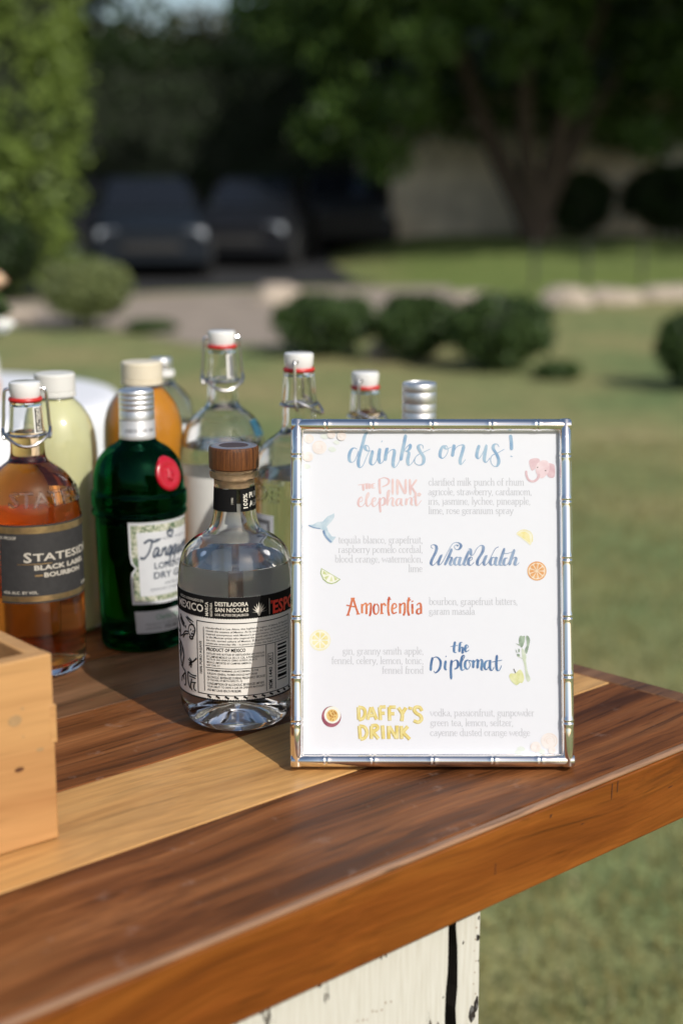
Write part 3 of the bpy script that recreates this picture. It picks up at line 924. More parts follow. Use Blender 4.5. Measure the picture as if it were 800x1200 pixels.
def vessel(t, prof, wall, level, gm, lm, floor=.006, punt=0., n=72, rim=None):
    """Glass body with a cavity; the liquid touches the glass up to its level.
    prof: outer (r, z) control points from the foot up to the mouth."""
    P = smooth_path(prof, 5)
    P = [(max(r, 0), z) for r, z in P]
    top = P[-1][1]
    rim = rim or 0
    mb = MB()
    foot = [(0, punt), (P[0][0] * .45, punt * .72), (P[0][0] * .85, punt * .12 + .0004)] if punt else [(0, .0012), (P[0][0] * .8, .0012)]
    mb.lathe(foot + P + [(P[-1][0] * .6, top + .0004), (0, top + .0004)], n)
    zi = [z for r, z in P if floor + .006 < z < top - .004]
    def ri(z):
        return max(.002, radius_at(P, z) - wall)
    air = [(ri(level), level)] + [(ri(z), z) for z in zi if z > level + .001] + [(ri(top - .004), top - .004), (0, top - .0038)]
    mb.lathe(air, n, flip=True)
    g = mb.build('glass', gm, t, sharp=40)
    if lm:
        fl = floor + punt
        r0 = ri(floor + .012)
        low = [(0, fl), (r0 * .40, fl - punt * .30), (r0 * .62, floor + punt * .25), (r0 * .80, floor + .0005), (r0 * .93, floor + .004), (r0, floor + .012)] if punt else [(0, floor), (r0 * .75, floor + .0004), (r0 * .93, floor + .003), (r0, floor + .012)]
        body = low + [(ri(z), z) for z in zi if floor + .014 < z < level - .001] + [(ri(level), level), (0, level)]
        MB().lathe(body, n).build('liquid', lm, t, sharp=40)
    return g

def wrap(r, off=0.):
    """2-D (degrees round the bottle, millimetres up) -> point on a cylinder or profile."""
    def f(a, z, o=0.):
        rr = (r(z / 1000) if callable(r) else r) + off + o
        return (rr * math.sin(R(a)), -rr * math.cos(R(a)), z / 1000)
    return f

def patch(r, a0, a1, z0, z1, off, mb=None, mi=0, step=4., teeth=0.):
    f = wrap(r, off)
    mb = mb or MB()
    n = max(2, int(abs(a1 - a0) / step))
    if teeth:
        n = int(abs(a1 - a0) / 1.3)
    V, F = [], []
    for i in range(n + 1):
        a = a0 + (a1 - a0) * i / n
        q = teeth * (i % 2)
        V += [f(a, z0 + q), f(a, z1 - q)]
    F = [(2 * i, 2 * i + 2, 2 * i + 3, 2 * i + 1) for i in range(n)]
    return mb.add(V, F, mi)

def type_on(mb, r, s, a0, a1, z0, z1, off, bold=.0, mi=0, turn=False):
    V, F = fit(textmesh(s, bold), a0, a1, z0, z1, turn)
    f = wrap(r, off)
    return mb.add([f(x, y) for x, y in V], F, mi)

# --- tequila: squat round bottle with a wooden stopper
tq = bottle_thing('tequila_bottle', 'squat clear bottle with wooden stopper and black and white label beside the silver frame', -.0890, 1.2515)
TQ = [(.0300, .0006), (.0378, .0024), (.0438, .0078), (.0472, .0155), (.0483, .026), (.0485, .06), (.0485, .10), (.0484, .124), (.0470, .138), (.0432, .1505), (.0355, .1585), (.0268, .1635), (.0222, .1675), (.0195, .1735), (.0178, .182), (.0170, .192), (.0168, .210)]
vessel(tq, TQ, .0030, .1415, M_GLASS, M_WATER, floor=.009, punt=.016)
MB().lathe([(0, .2106), (.0169, .2106), (.0198, .2118), (.0203, .2145), (.0198, .2175), (.0172, .2188), (.0172, .2185), (0, .2185)], 56).build('lip_ring', M_GLASS, tq)
M_STOP = wood('stopper_wood', [(.3, (.05, .015, .004)), (.5, (.135, .045, .011)), (.7, (.26, .095, .025))], (.04, .012, .005), .8, (600, 600, 14), .42, .5)
M_STOPTOP = principled('stopper_top', (.33, .30, .31), .25, .55)
st = MB().lathe([(0, .2192), (.0200, .2192), (.0207, .2200), (.0208, .2350), (.0202, .2372), (.0195, .2377)], 56).build('wooden_stopper', M_STOP, tq)
MB().lathe([(.0195, .2377), (.0172, .2384), (.0125, .2380), (.0122, .2376), (0, .2374)], 48).build('stopper_cap', M_STOPTOP, st)
MB().lathe([(0, .23765), (.0120, .2377), (.0118, .2381), (0, .2382)], 40).build('stopper_inlay', principled('dark_inlay', (.06, .035, .03), .5), st)
MB().lathe([(0, .2035), (.0132, .2035), (.0136, .2182), (0, .2182)], 40).build('cork', principled('cork', (.55, .36, .20), .8, vary=.25, scale=160.), tq)
rb = .0485
lb = patch(rb, -176, 176, 33, 121, .00025, teeth=.0)
label = lb.build('label', M_PAPER, tq)
bk = MB()
patch(rb, -176, 176, 102.2, 121.4, .00040, bk, teeth=.7)
patch(rb, -176, 176, 31.6, 33.6, .00040, bk, teeth=.7)
# boxes and rules
def rule(mb, a0, a1, z0, z1, off=.00045):
    patch(rb, a0, a1, z0, z1, off, mb, step=3.)
def box_rule(mb, a0, a1, z0, z1, wz=.7, wa=.8):
    rule(mb, a0, a1, z0, z0 + wz)
    rule(mb, a0, a1, z1 - wz, z1)
    rule(mb, a0, a0 + wa, z0 + wz, z1 - wz)
    rule(mb, a1 - wa, a1, z0 + wz, z1 - wz)
box_rule(bk, -41.5, 62.5, 36.6, 99.2)
rule(bk, -33.6, -32.9, 39.5, 94.5)
rule(bk, -31.5, 60.5, 78.6, 79.1)
rule(bk, -31.5, 29.2, 59.9, 60.4)
rule(bk, 29.2, 29.9, 38.5, 78.4)
rule(bk, 40.2, 40.9, 38.5, 78.4)
for i, (za, zb) in enumerate(((75.2, 76.6), (71.5, 73.6), (69.6, 70.4), (66.2, 68.3), (63.6, 64.6), (60.0, 62.4), (57.6, 58.4), (54.0, 56.4), (51.8, 52.6), (47.6, 50.4), (45.2, 46.2))):
    rule(bk, 43.5, 57.5, za, zb)
T = lambda s, a0, a1, z0, z1, b=.0, mb=bk, **k: type_on(mb, rb, s, a0, a1, z0, z1, .0005, b, **k)
T('100% PURO AGAVE', -38.6, -35.6, 54, 82, .012, turn=True)
for i, (s, e) in enumerate((('Handcrafted in Los Altos, the highlands region of Jalisco, El Espolon', 59), ('reveals the essence of Mexico. At its core, the spirit of the bird, has been', 60), ('inspired synonymous with Mexico\'s proud history. Our tequila is made', 59),
                            ('to the Mexican artists who inspired the world with their fine portrayals of', 60), ('the rich, storied culture of Mexico. El Espolon takes you to where real', 59.5), ('celebrate everyday life - it pours you into the heart of our Mexico', 58))):
    T(s, -30.5, e, 95.0 - 2.62 * i - 2.1, 95.0 - 2.62 * i, .004)
T('PRODUCT OF MEXICO', -30, 8.5, 74.5, 77.6, .022)
for i, (s, e) in enumerate((('DISTILLED AND BOTTLED BY DESTILADORA SAN NICOLAS,', 28), ('BY CAMPARI MEXICO S.A. DE C.V. COL. A PONCIANO SAN', 27.5), ('NICOLAS, SAN IGNACIO CERRO GORDO, JALISCO,', 20), ('MEXICO. IMPORTED BY CAMPARI AMERICA,', 14), ('NEW YORK, N.Y.', -16))):
    T(s, -30, e, 73.2 - 2.5 * i - 1.9, 73.2 - 2.5 * i, .004)
for i, (s, e) in enumerate((('GOVERNMENT WARNING: (1) ACCORDING TO THE', 21), ('SURGEON GENERAL, WOMEN SHOULD NOT DRINK', 20), ('ALCOHOLIC BEVERAGES DURING PREGNANCY BECAUSE', 28), ('OF THE RISK OF BIRTH DEFECTS. (2)', 5), ('CONSUMPTION OF ALCOHOLIC BEVERAGES IMPAIRS', 27), ('YOUR ABILITY TO DRIVE A CAR OR OPERATE MACHINERY,', 28), ('AND MAY CAUSE HEALTH PROBLEMS.', 4))):
    T(s, -30, e, 58.9 - 2.8 * i - 2.1, 58.9 - 2.8 * i, .016 if i == 0 else .006)
T('NOM', 32.2, 36.8, 40, 47.5, .03, turn=True)
T('1440', 32.4, 36.6, 50, 58.5, .012, turn=True)
T('CRT', 32.6, 36.4, 62, 69, .012, turn=True)
box_rule(bk, 31.4, 37.6, 60.6, 70.6, .4, .5)
# skeleton revellers drawn in line down the left of the label
SK = MB()
def ink(s, th=1.0):
    put = lambda x, y, l: wrap(rb, .00045)(x, -y, l)
    for q in strokes(s):
        brush(SK, [(a, -z) for a, z in q], put, thick=th * 1.9, thin=th * 1.2, k=4, taper=False)
ink('-52,93 -47,94 -44,91 -45,87 -47,84 -51,84 -54,88 -52,93', .9)
ink('-50.6,89.6 -49.4,89;-47,89 -46,88.4;-49.6,86 -46.6,86.2;-52,83.6 -51,81.6 -47.4,82 -47,84', 1.2)
ink('-54,87 -60,86 -65,82 -71,80;-54,85 -60,83.6 -65,79.6', .9)
ink('-58,99 -51,95.5 -45,94;-56,100 -49,97.6 -46,96.4;-58,99 -49,97', .7)
ink('-70,99 -66,95 -61,92;-71,96 -66,92 -62,90;-60,91 -58.5,89.6', 1.3)
ink('-80,95 -74,90 -72,84 -74,78;-76,92 -72,88;-78,84 -72,82;-77,76 -70,74;-74,74 -71,66 -73,60 -70,56;-76,72 -72,66;-77,66 -73,62', 1.5)
ink('-70,74 -66,70 -64,64 -66,58 -68,54;-68,71 -65,66', 1.2)
ink('-42.5,66 -48,62 -54,60;-49,62 -53,64.6;-50,61.4 -55,63;-50,60.6 -54,57.6;-49.4,60.4 -51,56.4', 1.0)
ink('-72,55 -66,52.6 -61,50 -61,40 -64,38.6;-61,50 -70,44;-70,44 -71,40;-66,46 -64,43', 1.0)
ink('-56,52 -50,50.4 -43,50.6;-56,52 -56,44 -53,38;-54,48.6 -44,48.2;-52,43.6 -44,44.6;-50,47 -52,40 -50,37;-46,44 -47,39 -44,37.4', .9)
for i in range(11):
    ink('%g,36.2 %g,34.4' % (-30 + i * 9, -26 + i * 9), 1.1)
tag(SK.build('label_drawing', M_INK, label, smooth=False), kind='stuff')
bk.build('label_print', M_INK, label, smooth=False)
wt = MB()
TW = lambda s, a0, a1, z0, z1, b=.0, **k: type_on(wt, rb, s, a0, a1, z0, z1, .00062, b, **k)
TW('HECHO & ENVASADO EN', -68, -33, 115.0, 117.3, .006)
TW('MEXICO', -72, -33, 106.6, 113.4, .02)
TW('MARCA', -31, -27.4, 104.2, 116, .02, turn=True)
TW('REGISTRADA', -25.6, -23.2, 104.2, 115.6, .01, turn=True)
TW('DESTILADORA', -20.4, 11.6, 113.3, 116.9, .022)
TW('SAN NICOLAS', -20.4, 11.8, 108.4, 112.0, .022)
TW('LOS ALTOS DE JALISCO', -20.4, 11.8, 104.4, 107.0, .02)
AG = wrap(rb, .00062)
for k in range(9):                              # the little agave emblem
    a = (k - 4) * .34
    tip = (22.4 + 8.2 * math.sin(a), 108.4 + 7.6 * math.cos(a) - abs(k - 4) * .5)
    wt.add([AG(21.2 + .3 * (k - 4), 107.2), AG(23.6 + .3 * (k - 4), 107.2), AG(*tip)], [(0, 1, 2)])
for k in range(3):
    wt.add([AG(20.4 + k * .5, 107.0 - k * 1.0), AG(24.4 - k * .5, 107.0 - k * 1.0), AG(23.9 - k * .5, 106.2 - k * 1.0), AG(20.9 + k * .5, 106.2 - k * 1.0)], [(3, 2, 1, 0)])
patch(rb, 33.4, 33.9, 104, 117.4, .00062, wt)
wt.build('band_print', M_CREAM, label, smooth=False)
rt = MB()
type_on(rt, rb, 'ESPOLON', 37.8, 105, 103.6, 115.2, .00062, .035)
type_on(rt, rb, '"', 35.4, 37.2, 112.6, 115.4, .00062, .02)
rt.build('brand_print', M_REDINK, label, smooth=False)
nk = MB()
patch(lambda z: radius_at(TQ, z), -83, 6, 184.6, 204.2, .0003, nk, teeth=.6)
patch(lambda z: radius_at(TQ, z), 16.5, 200, 184.6, 204.2, .0003, nk, teeth=.6)
nl = nk.build('neck_label', M_INK, tq)
np_ = MB()
rn = lambda z: radius_at(TQ, z)
type_on(np_, rn, 'PURO', 44, 92, 195.6, 200.6, .0006, .03)
type_on(np_, rn, 'AGAVE', 44, 104, 188.4, 193.4, .0006, .03)
type_on(np_, rn, '100%', 24, 38, 187.6, 200, .0006, .02, turn=True)
type_on(np_, rn, 'MMXI', -9, -3, 191.4, 196.8, .0006, .0, turn=True)
np_.build('neck_print', M_CREAM, nl, smooth=False)

# --- swing-top bottles, one build for all four
SW = [(.0385, .0006), (.0430, .0020), (.0458, .0070), (.0466, .016), (.0468, .05), (.0468, .10), (.0466, .135), (.0456, .152), (.0436, .1665), (.0395, .1790), (.0325, .1880), (.0238, .1945), (.0180, .1995), (.0160, .2060), (.0156, .2150), (.0156, .2215), (.0164, .2235), (.0170, .2250), (.0166, .2275), (.0158, .2350), (.0150, .2480), (.0146, .2520), (.0146, .2535)]
def swing_top(label, x, y, h, level, lm, wire_turn, group='swing-top bottles on the bar', rs=1., lever_down=True, turn=0., gm=None):
    k = h / .272
    t = bottle_thing('swing_top_bottle', label, x, y, group, turn=turn)
    P = [(r * rs, z * k) for r, z in SW]
    vessel(t, P, .0030, level, gm or M_GLASS, lm, floor=.007, punt=.006)
    zt = .2535 * k
    ga = MB().lathe([(.006, zt + .0006), (.0148, zt + .0006), (.0156, zt + .0022), (.0148, zt + .0040), (.006, zt + .0040)], 40).build('rubber_gasket', M_RED, t)
    cp = MB().lathe([(0, zt + .0041), (.0128, zt + .0041), (.0138, zt + .0070), (.0146, zt + .0150), (.0142, zt + .0176), (.0128, zt + .0186), (0, zt + .0188)], 40).build('stopper', M_CAPW, t)
    A = Matrix.Rotation(R(wire_turn), 4, 'Z')
    ho = MB()
    for s in (-1, 1):
        ho.tube([A @ Vector((s * .0100, 0, zt + .0112)), A @ Vector((s * .01415, 0, zt + .0112))], .0027, 12)
    tag(ho.build('pivot_hole', M_GAP, cp), kind='stuff')
    zr = .2235 * k
    wr = MB()
    wr.tube([A @ Vector((.0178 * math.cos(a), .0178 * math.sin(a), zr)) for a in np.linspace(0, 2 * math.pi, 32, endpoint=False)], .0015, 8, closed=True)
    wb = wr.build('wire_collar', M_STEEL, t)
    bail = MB()
    zc = zt + .0112
    for s in (-1, 1):
        pts = smooth_path([(s * .0110, 0, zc), (s * .0165, 0, zc + .0004), (s * .0188, 0, zc - .004), (s * .0205, -.0005, zr + .012), (s * .0216, -.001, zr + .003), (s * .0205, -.003, zr - .0035), (s * .0185, -.001, zr - .001), (s * .0180, 0, zr)], 4)
        bail.tube([A @ Vector(p) for p in pts], .00155, 8)
    if lever_down:                              # the closing lever lies down along the front of the neck
        pts = smooth_path([(-.0212, -.001, zr + .006), (-.0195, -.012, zr + .001), (-.010, -.0205, zr - .006), (0, -.0225, zr - .0085), (.010, -.0205, zr - .006), (.0195, -.012, zr + .001), (.0212, -.001, zr + .006)], 5)
        bail.tube([A @ Vector(p) for p in pts], .00155, 8)
    tag(bail.build('wire_bail', M_STEEL, wb), kind='stuff')
    return t, P, k, cp, zc, zr

def embossed(t, P, s, a0, a1, z0, z1):
    f = lambda a, z, o: wrap(lambda q: radius_at(SP, q))(a, z, o)
    SP = smooth_path(P, 5)
    mb = MB()
    V, F = raised(fit(textmesh(s, .02), a0, a1, z0, z1), f, .0017)
    mb.add(V, F)
    return mb.build('embossed_lettering', M_GLASS, t, sharp=30)

# amber bourbon
bo, BP, bk_, _, _, _ = swing_top('swing-top bottle of amber bourbon with a black and gold label', -.2888, 1.3946, .272, .226, M_BOURBON, 0)
embossed(bo, BP, 'STATESIDE', -25, 110, 163, 177)
BL = principled('charcoal_label', (.028, .027, .026), .7, vary=.2, scale=200., bump=.3, bscale=900.)
M_GOLD = principled('gold_foil', (.55, .40, .20), .35, .9, vary=.25, scale=160.)
lab = patch(.0468, -37.5, 120, 74.5, 147.5, .00025).build('label', BL, bo)
gd = MB()
for za, zb in ((139.4, 146), (76, 81.4)):
    patch(.0468, -37.3, 119.8, za, zb, .0004, gd, teeth=.35)
patch(.0468, -17, 22, 110.9, 111.7, .0004, gd)
patch(.0468, 2, 10.6, 99.8, 101.2, .0004, gd)
gd.build('label_foil', M_GOLD, lab, smooth=False)
bp = MB()
TB = lambda s, a0, a1, z0, z1, b=.0: type_on(bp, .0468, s, a0, a1, z0, z1, .0006, b)
TB('S', -9.6, -.8, 112.8, 122.4, .02)
TB('TATESIDE', .6, 86, 113.8, 121.0, .018)
TB('BLACK LABEL', 1.5, 72, 105.4, 110.2, .035)
TB('BOURBON', 12, 62, 98.4, 103, .035)
TB('91 PROOF', -36.4, -17, 134.2, 137.2, .02)
TB('45% ALC. BY VOL.', -34.5, 5, 83.4, 86.2, .02)
TB('750ML', 66, 84, 83.4, 86.2, .02)
bp.build('label_print', principled('faded_cream_ink', (.50, .46, .38), .7), lab, smooth=False)
patch(.0468, 150, 300, 62, 147, .00025).build('back_label', M_PAPER, bo)
nt_ = patch(lambda z: radius_at(BP, z), 24, 58, 226, 250, .0004).build('neck_tag', M_PAPER, bo)
nb = patch(lambda z: radius_at(BP, z), 29, 57.5, 227, 249, .0006)
nb.build('neck_tag_ground', BL, nt_)
nb2 = MB()
type_on(nb2, lambda z: radius_at(BP, z), 'STATESIDE', 34, 52, 228, 248.5, .0009, .03, turn=True)
nb2.build('neck_tag_print', M_CREAM, nt_, smooth=False)

# tall clear one with a white paper label on its far side
ca, CP, k_, _, _, _ = swing_top('tallest clear swing-top bottle with a white label, its stopper the highest on the bar', -.1245, 1.5993, .300, .178, M_WATER, 8)
embossed(ca, CP, 'STATESIDE', -40, 70, 184, 193)
lab = patch(.0468, -82, 82, 40, 150, .00025).build('label', M_PAPER, ca)  # front label added, its white standing for the sunlit far label
patch(.0468, 98, 262, 40, 150, .00025).build('back_label', M_PAPER, ca)
patch(lambda z: radius_at(smooth_path(CP, 5), z), 52, 84, 190, 206, .0004).build('shoulder_label', principled('teal_paper', (.05, .22, .32), .5), ca)
nw = patch(lambda z: radius_at(smooth_path(CP, 5), z), 18, 44, 250, 275, .0004).build('neck_tag', M_PAPER, ca)
patch(lambda z: radius_at(smooth_path(CP, 5), z), 27, 43.5, 251, 274, .0006).build('neck_tag_ground', M_GREYINK, nw)

# half-hidden one of pale tequila, wire to the front
cb, CB, k_, cp_, zc, zr = swing_top('clear swing-top bottle of pale spirit half hidden by the left of the silver frame', -.0413, 1.4867, .289, .169, M_TEQ, 78, rs=1.04, turn=0)
embossed(cb, CB, 'STATESIDE', -170, -24, 148, 163)
lab = patch(.0488, -100, -31, 60, 135, .00025).build('label', M_COOLP, cb)
lr = MB()
def box_on(mb, r, a0, a1, z0, z1, wz, wa, off):
    patch(r, a0, a1, z0, z0 + wz, off, mb)
    patch(r, a0, a1, z1 - wz, z1, off, mb)
    patch(r, a0, a0 + wa, z0 + wz, z1 - wz, off, mb)
    patch(r, a1 - wa, a1, z0 + wz, z1 - wz, off, mb)
box_on(lr, .0488, -96, -36, 65, 130, 4, 4, .0004)
lr.build('label_border', M_GREYINK, lab, smooth=False)

# the short one behind the frame
cc_, CC, k_, _, _, _ = swing_top('swing-top bottle of dark amber spirit behind the frame, only stopper and neck in view', .0249, 1.5993, .254, .2135, M_BOURBON, 70)
patch(.0468, -70, 70, 60, 130, .00025).build('label', M_PAPER, cc_)

# --- green gin bottle
gn = bottle_thing('gin_bottle', 'dark green gin bottle with a silver screw cap, red seal and white label', -.1982, 1.4744)
GN = [(.0370, .0006), (.0398, .0020), (.0408, .006), (.0412, .02), (.0424, .07), (.0436, .120), (.0438, .1290), (.0442, .1312), (.0462, .1332), (.0464, .1362), (.0446, .1378), (.0446, .1398), (.0464, .1420), (.0466, .1530), (.0452, .1555), (.0442, .1575), (.0440, .1640), (.0425, .1750), (.0385, .1865), (.0310, .1955), (.0225, .2010), (.0180, .2050), (.0174, .2100), (.0172, .2200)]
vessel(gn, GN, .003, .126, M_GREEN, M_GIN, floor=.007, punt=.004)
MB().lathe([(0, .2066), (.0176, .2066), (.0178, .2072), (.0178, .2115), (.0175, .2120), (.0175, .2235), (.0171, .2245), (0, .2245)], 48).build('cap_sleeve', principled('silver_sleeve', (.70, .69, .68), .38, .5, vary=.06, scale=300.), gn)
pr = [(0, .2248), (.0164, .2248)]
pr += [(.0172, .2256), (.0172, .2330), (.0168, .2337), (.0168, .2343)]
for i in range(3):
    z = .2350 + i * .0048
    pr += [(.0172, z), (.0173, z + .0012), (.0172, z + .0034), (.0168, z + .0040)]
pr += [(.0172, .2496), (.0172, .2522), (.0165, .2536), (.0150, .2542), (0, .2543)]
gcap = MB().lathe(pr, 48).build('screw_cap', M_ALU, gn)
sl = MB()
type_on(sl, .0175, 'LONDON', -40, 0, 214, 217.5, .0004, .0)
type_on(sl, .0175, 'GIN 1830', 12, 60, 214, 217.5, .0004, .0)
sl.build('sleeve_print', M_GREYINK, gn, smooth=False)
rg = lambda z: radius_at(GN, z)
def outline_patch(r, pts, off, mb, rows=14, mi=0):
    """Label of any convex-in-rows outline [(z, a0, a1)...] wrapped round the bottle."""
    f = wrap(r, off)
    V, F = [], []
    n = 24
    for z, a0, a1 in pts:
        V += [f(a0 + (a1 - a0) * i / n, z) for i in range(n + 1)]
    for j in range(len(pts) - 1):
        for i in range(n):
            F.append((j * (n + 1) + i, j * (n + 1) + i + 1, (j + 1) * (n + 1) + i + 1, (j + 1) * (n + 1) + i))
    return mb.add(V, F, mi)
LB = [(49.5, -12.6, 95), (60, -13.2, 95.4), (74, -13.8, 96), (81, -12.6, 96), (86, -7.4, 91), (91, -12.6, 96), (100, -14.3, 96.6), (126, -15, 97), (128.5, -15, 97), (131.5, -15, 97)]
glab = outline_patch(rg, LB, .0003, MB()).build('label', M_COOLP, gn)
def botanical():
    m, t, o = mat('botanical_border')
    tc = N(t, 'ShaderNodeTexCoord')
    n = N(t, 'ShaderNodeTexNoise', {'Vector': tc.outputs['Object'], 'Scale': 260., 'Detail': 3., 'Distortion': 1.})
    c = ramp(t, n.outputs[0], [(.38, (.09, .15, .08)), (.48, (.30, .34, .22)), (.56, (.55, .54, .40)), (.68, (.68, .68, .60))])
    p = N(t, 'ShaderNodeBsdfPrincipled', {'Base Color': c, 'Roughness': .6})
    t.links.new(p.outputs[0], o.inputs[0])
    return m
LB2 = [(52.5, -9.6, 92), (60, -10.4, 92.4), (74, -10.8, 93), (80, -10.2, 93), (86, -5.2, 88.6), (92, -10.2, 93), (100, -11.6, 93.6), (128.5, -12.2, 94)]
outline_patch(rg, LB2, .00045, MB()).build('label_border', botanical(), glab)
LB3 = [(58, -1.8, 84), (80, -2.6, 84.4), (120, -4.4, 85.6), (121.5, -4.4, 85.6)]
outline_patch(rg, LB3, .0006, MB()).build('label_ground', M_COOLP, glab)
M_SLATE = principled('slate_ink', (.055, .075, .11), .6)
gp = MB()
TG = lambda s, a0, a1, z0, z1, b=.0, **k: type_on(gp, rg, s, a0, a1, z0, z1, .0008, b, **k)
TG('LONDON', 17, 68, 84.4, 91, .02)
TG('DRY GIN', 16, 68, 74.6, 81.4, .02)
TG('DISTILLED', 32, 60, 68.2, 70.4)
TG('EXPORT STRENGTH', 12, 70, 63.2, 65.2)
TG('IMPORTED', 10, 70, 113, 114.8)
# script name across the label, drawn with a slanted pen
putg = lambda x, y, l: wrap(rg, .0008)(x, y, l)
for q in strokes('2,111 8,114 14,112 22,114;12,112 10,102 5,96 0,97;22,105 18,105 16,99 19,97 23,104 22,98 26,98;28,105 27,97;28,102 32,105 33,98 35,98;42,105 38,105 36,99 39,97 42,104 41,92 37,89 34,91;50,105 46,105 44,99 47,97 50,104 48,88;54,105 53,98 56,97 59,104 59,98 61,98;64,101 68,103 66,106 63,101 65,97 69,98;71,105 70,97;71,102 74,106 76,104;83,105 79,105 77,99 80,97 83,104 83,98;87,105 88,98 91,104;91,105 87,89'):
    brush(gp, [(a + (z - 100) * .22, z) for a, z in q], lambda x, y, l: putg(x, y, l), thick=3.2, thin=2.2, k=4, taper=False)
for q in strokes('36,122 36,118 40,115.4 44,118 44,122 40,120 36,122;40,124.6 40,121'):
    brush(gp, q, putg, thick=2.2, thin=1.8, k=4, taper=False)
gp.build('label_print', M_SLATE, glab, smooth=False)
lowl = outline_patch(rg, [(20.4, -8.2, 92), (42.6, -10.2, 93)], .0003, MB()).build('strip_label', principled('grey_label', (.50, .50, .50), .5, vary=.06, scale=120.), gn)
lp = MB()
type_on(lp, rg, 'Charles Gordon', 18, 70, 33.4, 38.6, .0006, .0)
lp.build('signature', principled('green_ink', (.10, .30, .17), .6), lowl, smooth=False)
lp = MB()
type_on(lp, rg, 'PRODUCT OF ENGLAND', 4, 70, 28.2, 30.2, .0006)
type_on(lp, rg, 'IMPORTED', 4, 26, 24, 26, .0006)
type_on(lp, rg, '750 ML 47.3%', 30, 74, 23, 27, .0006, .03)
lp.build('strip_print', M_GREYINK, lowl, smooth=False)
# pressed red seal on the shoulder
sm = MB()
f = wrap(rg)
V, F = [f(43, 176, .0016)], []
for ring, (q, o) in enumerate(((.30, .0014), (.55, .0012), (.68, .0028), (.92, .0030), (1.0, .0020), (1.0, -.001))):
    for i in range(36):
        a = 2 * math.pi * i / 36
        V.append(f(43 + 20.5 * q * math.sin(a), 176 + 16.5 * q * math.cos(a), o))
for i in range(36):
    F.append((0, 1 + (i + 1) % 36, 1 + i))
    for ring in range(5):
        a, b = 1 + ring * 36 + i, 1 + ring * 36 + (i + 1) % 36
        F.append((a, b, b + 36, a + 36))
pc_ = [f(43 + 3.0 * math.sin(a) * (1 + .5 * (k % 2)), 176 + 4.2 * math.cos(a) * (1 + .5 * (k % 2)), .0032) for k, a in enumerate(np.linspace(0, 2 * math.pi, 16, endpoint=False))]
pb_ = [f(43 + 5.0 * math.sin(a) * (1 + .4 * (k % 2)), 176 + 6.2 * math.cos(a) * (1 + .4 * (k % 2)), .0010) for k, a in enumerate(np.linspace(0, 2 * math.pi, 16, endpoint=False))]
sm.add(pc_ + pb_, [tuple(range(16))] + [(k, 16 + k, 16 + (k + 1) % 16, (k + 1) % 16) for k in range(16)])      # raised pip in the seal
for a in np.linspace(0, 2 * math.pi, 22, endpoint=False):
    cx_, cz_ = 43 + 20.5 * .8 * math.sin(a), 176 + 16.5 * .8 * math.cos(a)
    sm.add([f(cx_ - 1, cz_, .0026), f(cx_, cz_ - .8, .0026), f(cx_ + 1, cz_, .0026), f(cx_, cz_ + .8, .0026), f(cx_, cz_, .0038)], [(0, 1, 4), (1, 2, 4), (2, 3, 4), (3, 0, 4)])
sm.add(V, [tuple(reversed(q)) for q in F]).build('red_seal', principled('red_wax', (.45, .006, .02), .25, Coat_Weight=.4), gn, sharp=60)

# --- juices in plastic bottles
def juice(label, x, y, h, rb_, capm, jm, rcap, level):
    t = bottle_thing('juice_bottle', label, x, y, 'juice bottles on the bar')
    k = h / .263
    P = [(rb_ * .86, .0006), (rb_ * .97, .004), (rb_, .012), (rb_, .06), (rb_, .120), (rb_, .165), (rb_ * .995, .186), (rb_ * .95, .203), (rb_ * .83, .2185), (rb_ * .62, .2310), (rcap * .93, .2375), (rcap * .90, .2440)]
    P = smooth_path([(r, z * k) for r, z in P], 5)
    MB().lathe([(0, .0008)] + P + [(0, .2441 * k)], 64).build('plastic_bottle', M_PLASTIC, t)
    J = [(r - .0011, z) for r, z in P if .003 < z < level * k]
    MB().lathe([(0, .0025)] + J + [(J[-1][0], level * k), (0, level * k)], 64).build('juice', jm, t)
    c = MB()
    n = 60
    zc0, zc1 = .2400 * k, .263 * k
    pr = [(rcap * 1.02, zc0), (rcap * 1.03, zc0 + .004), (rcap * .97, zc0 + .0045), (rcap, zc0 + .006), (rcap, zc1 - .0016), (rcap * .95, zc1), (0, zc1 + .0002)]
    c.lathe([(rcap * .95, zc0)] + pr, n)
    c.v = [((x_ * (1 + .013 * ((i % n) % 2)), y_ * (1 + .013 * ((i % n) % 2)), z_) if zc0 + .005 < z_ < zc1 - .0005 else (x_, y_, z_)) for i, (x_, y_, z_) in enumerate(c.v)]
    c.build('screw_cap', capm, t, sharp=25)
    return t
juice('plastic bottle of pale green lime juice behind the bourbon', -.2862, 1.5277, .263, .0402, M_PCAP, M_LIME, .0200, .2375)
juice('plastic bottle of orange juice with a cream cap behind the green gin bottle', -.2084, 1.5993, .266, .0425, M_PCAP2, M_ORANGE, .0212, .2360)

# --- small clear bottle at the back
sb = bottle_thing('clear_bottle', 'clear bottle with silver cap and white collar behind the orange juice', -.2107, 1.7938)
SB = [(.034, .0006), (.0372, .003), (.0385, .010), (.0390, .05), (.0390, .13), (.0388, .165), (.0372, .182), (.0325, .198), (.0240, .2095), (.0165, .2160), (.0142, .2215), (.0138, .2290)]
vessel(sb, SB, .0025, .172, M_GLASS, M_WATER, floor=.005, punt=.004)
MB().lathe([(.0130, .2255), (.0152, .2258), (.0156, .2290), (.0152, .2330), (.0125, .2335)], 40).build('collar', M_CAPW, sb)
MB().lathe([(0, .2337), (.0128, .2337), (.0131, .2345), (.0131, .2450), (.0125, .2468), (0, .2470)], 40).build('screw_cap', M_ALU, sb)
patch(.0390, -80, 80, 60, 140, .0003).build('label', M_COOLP, sb)

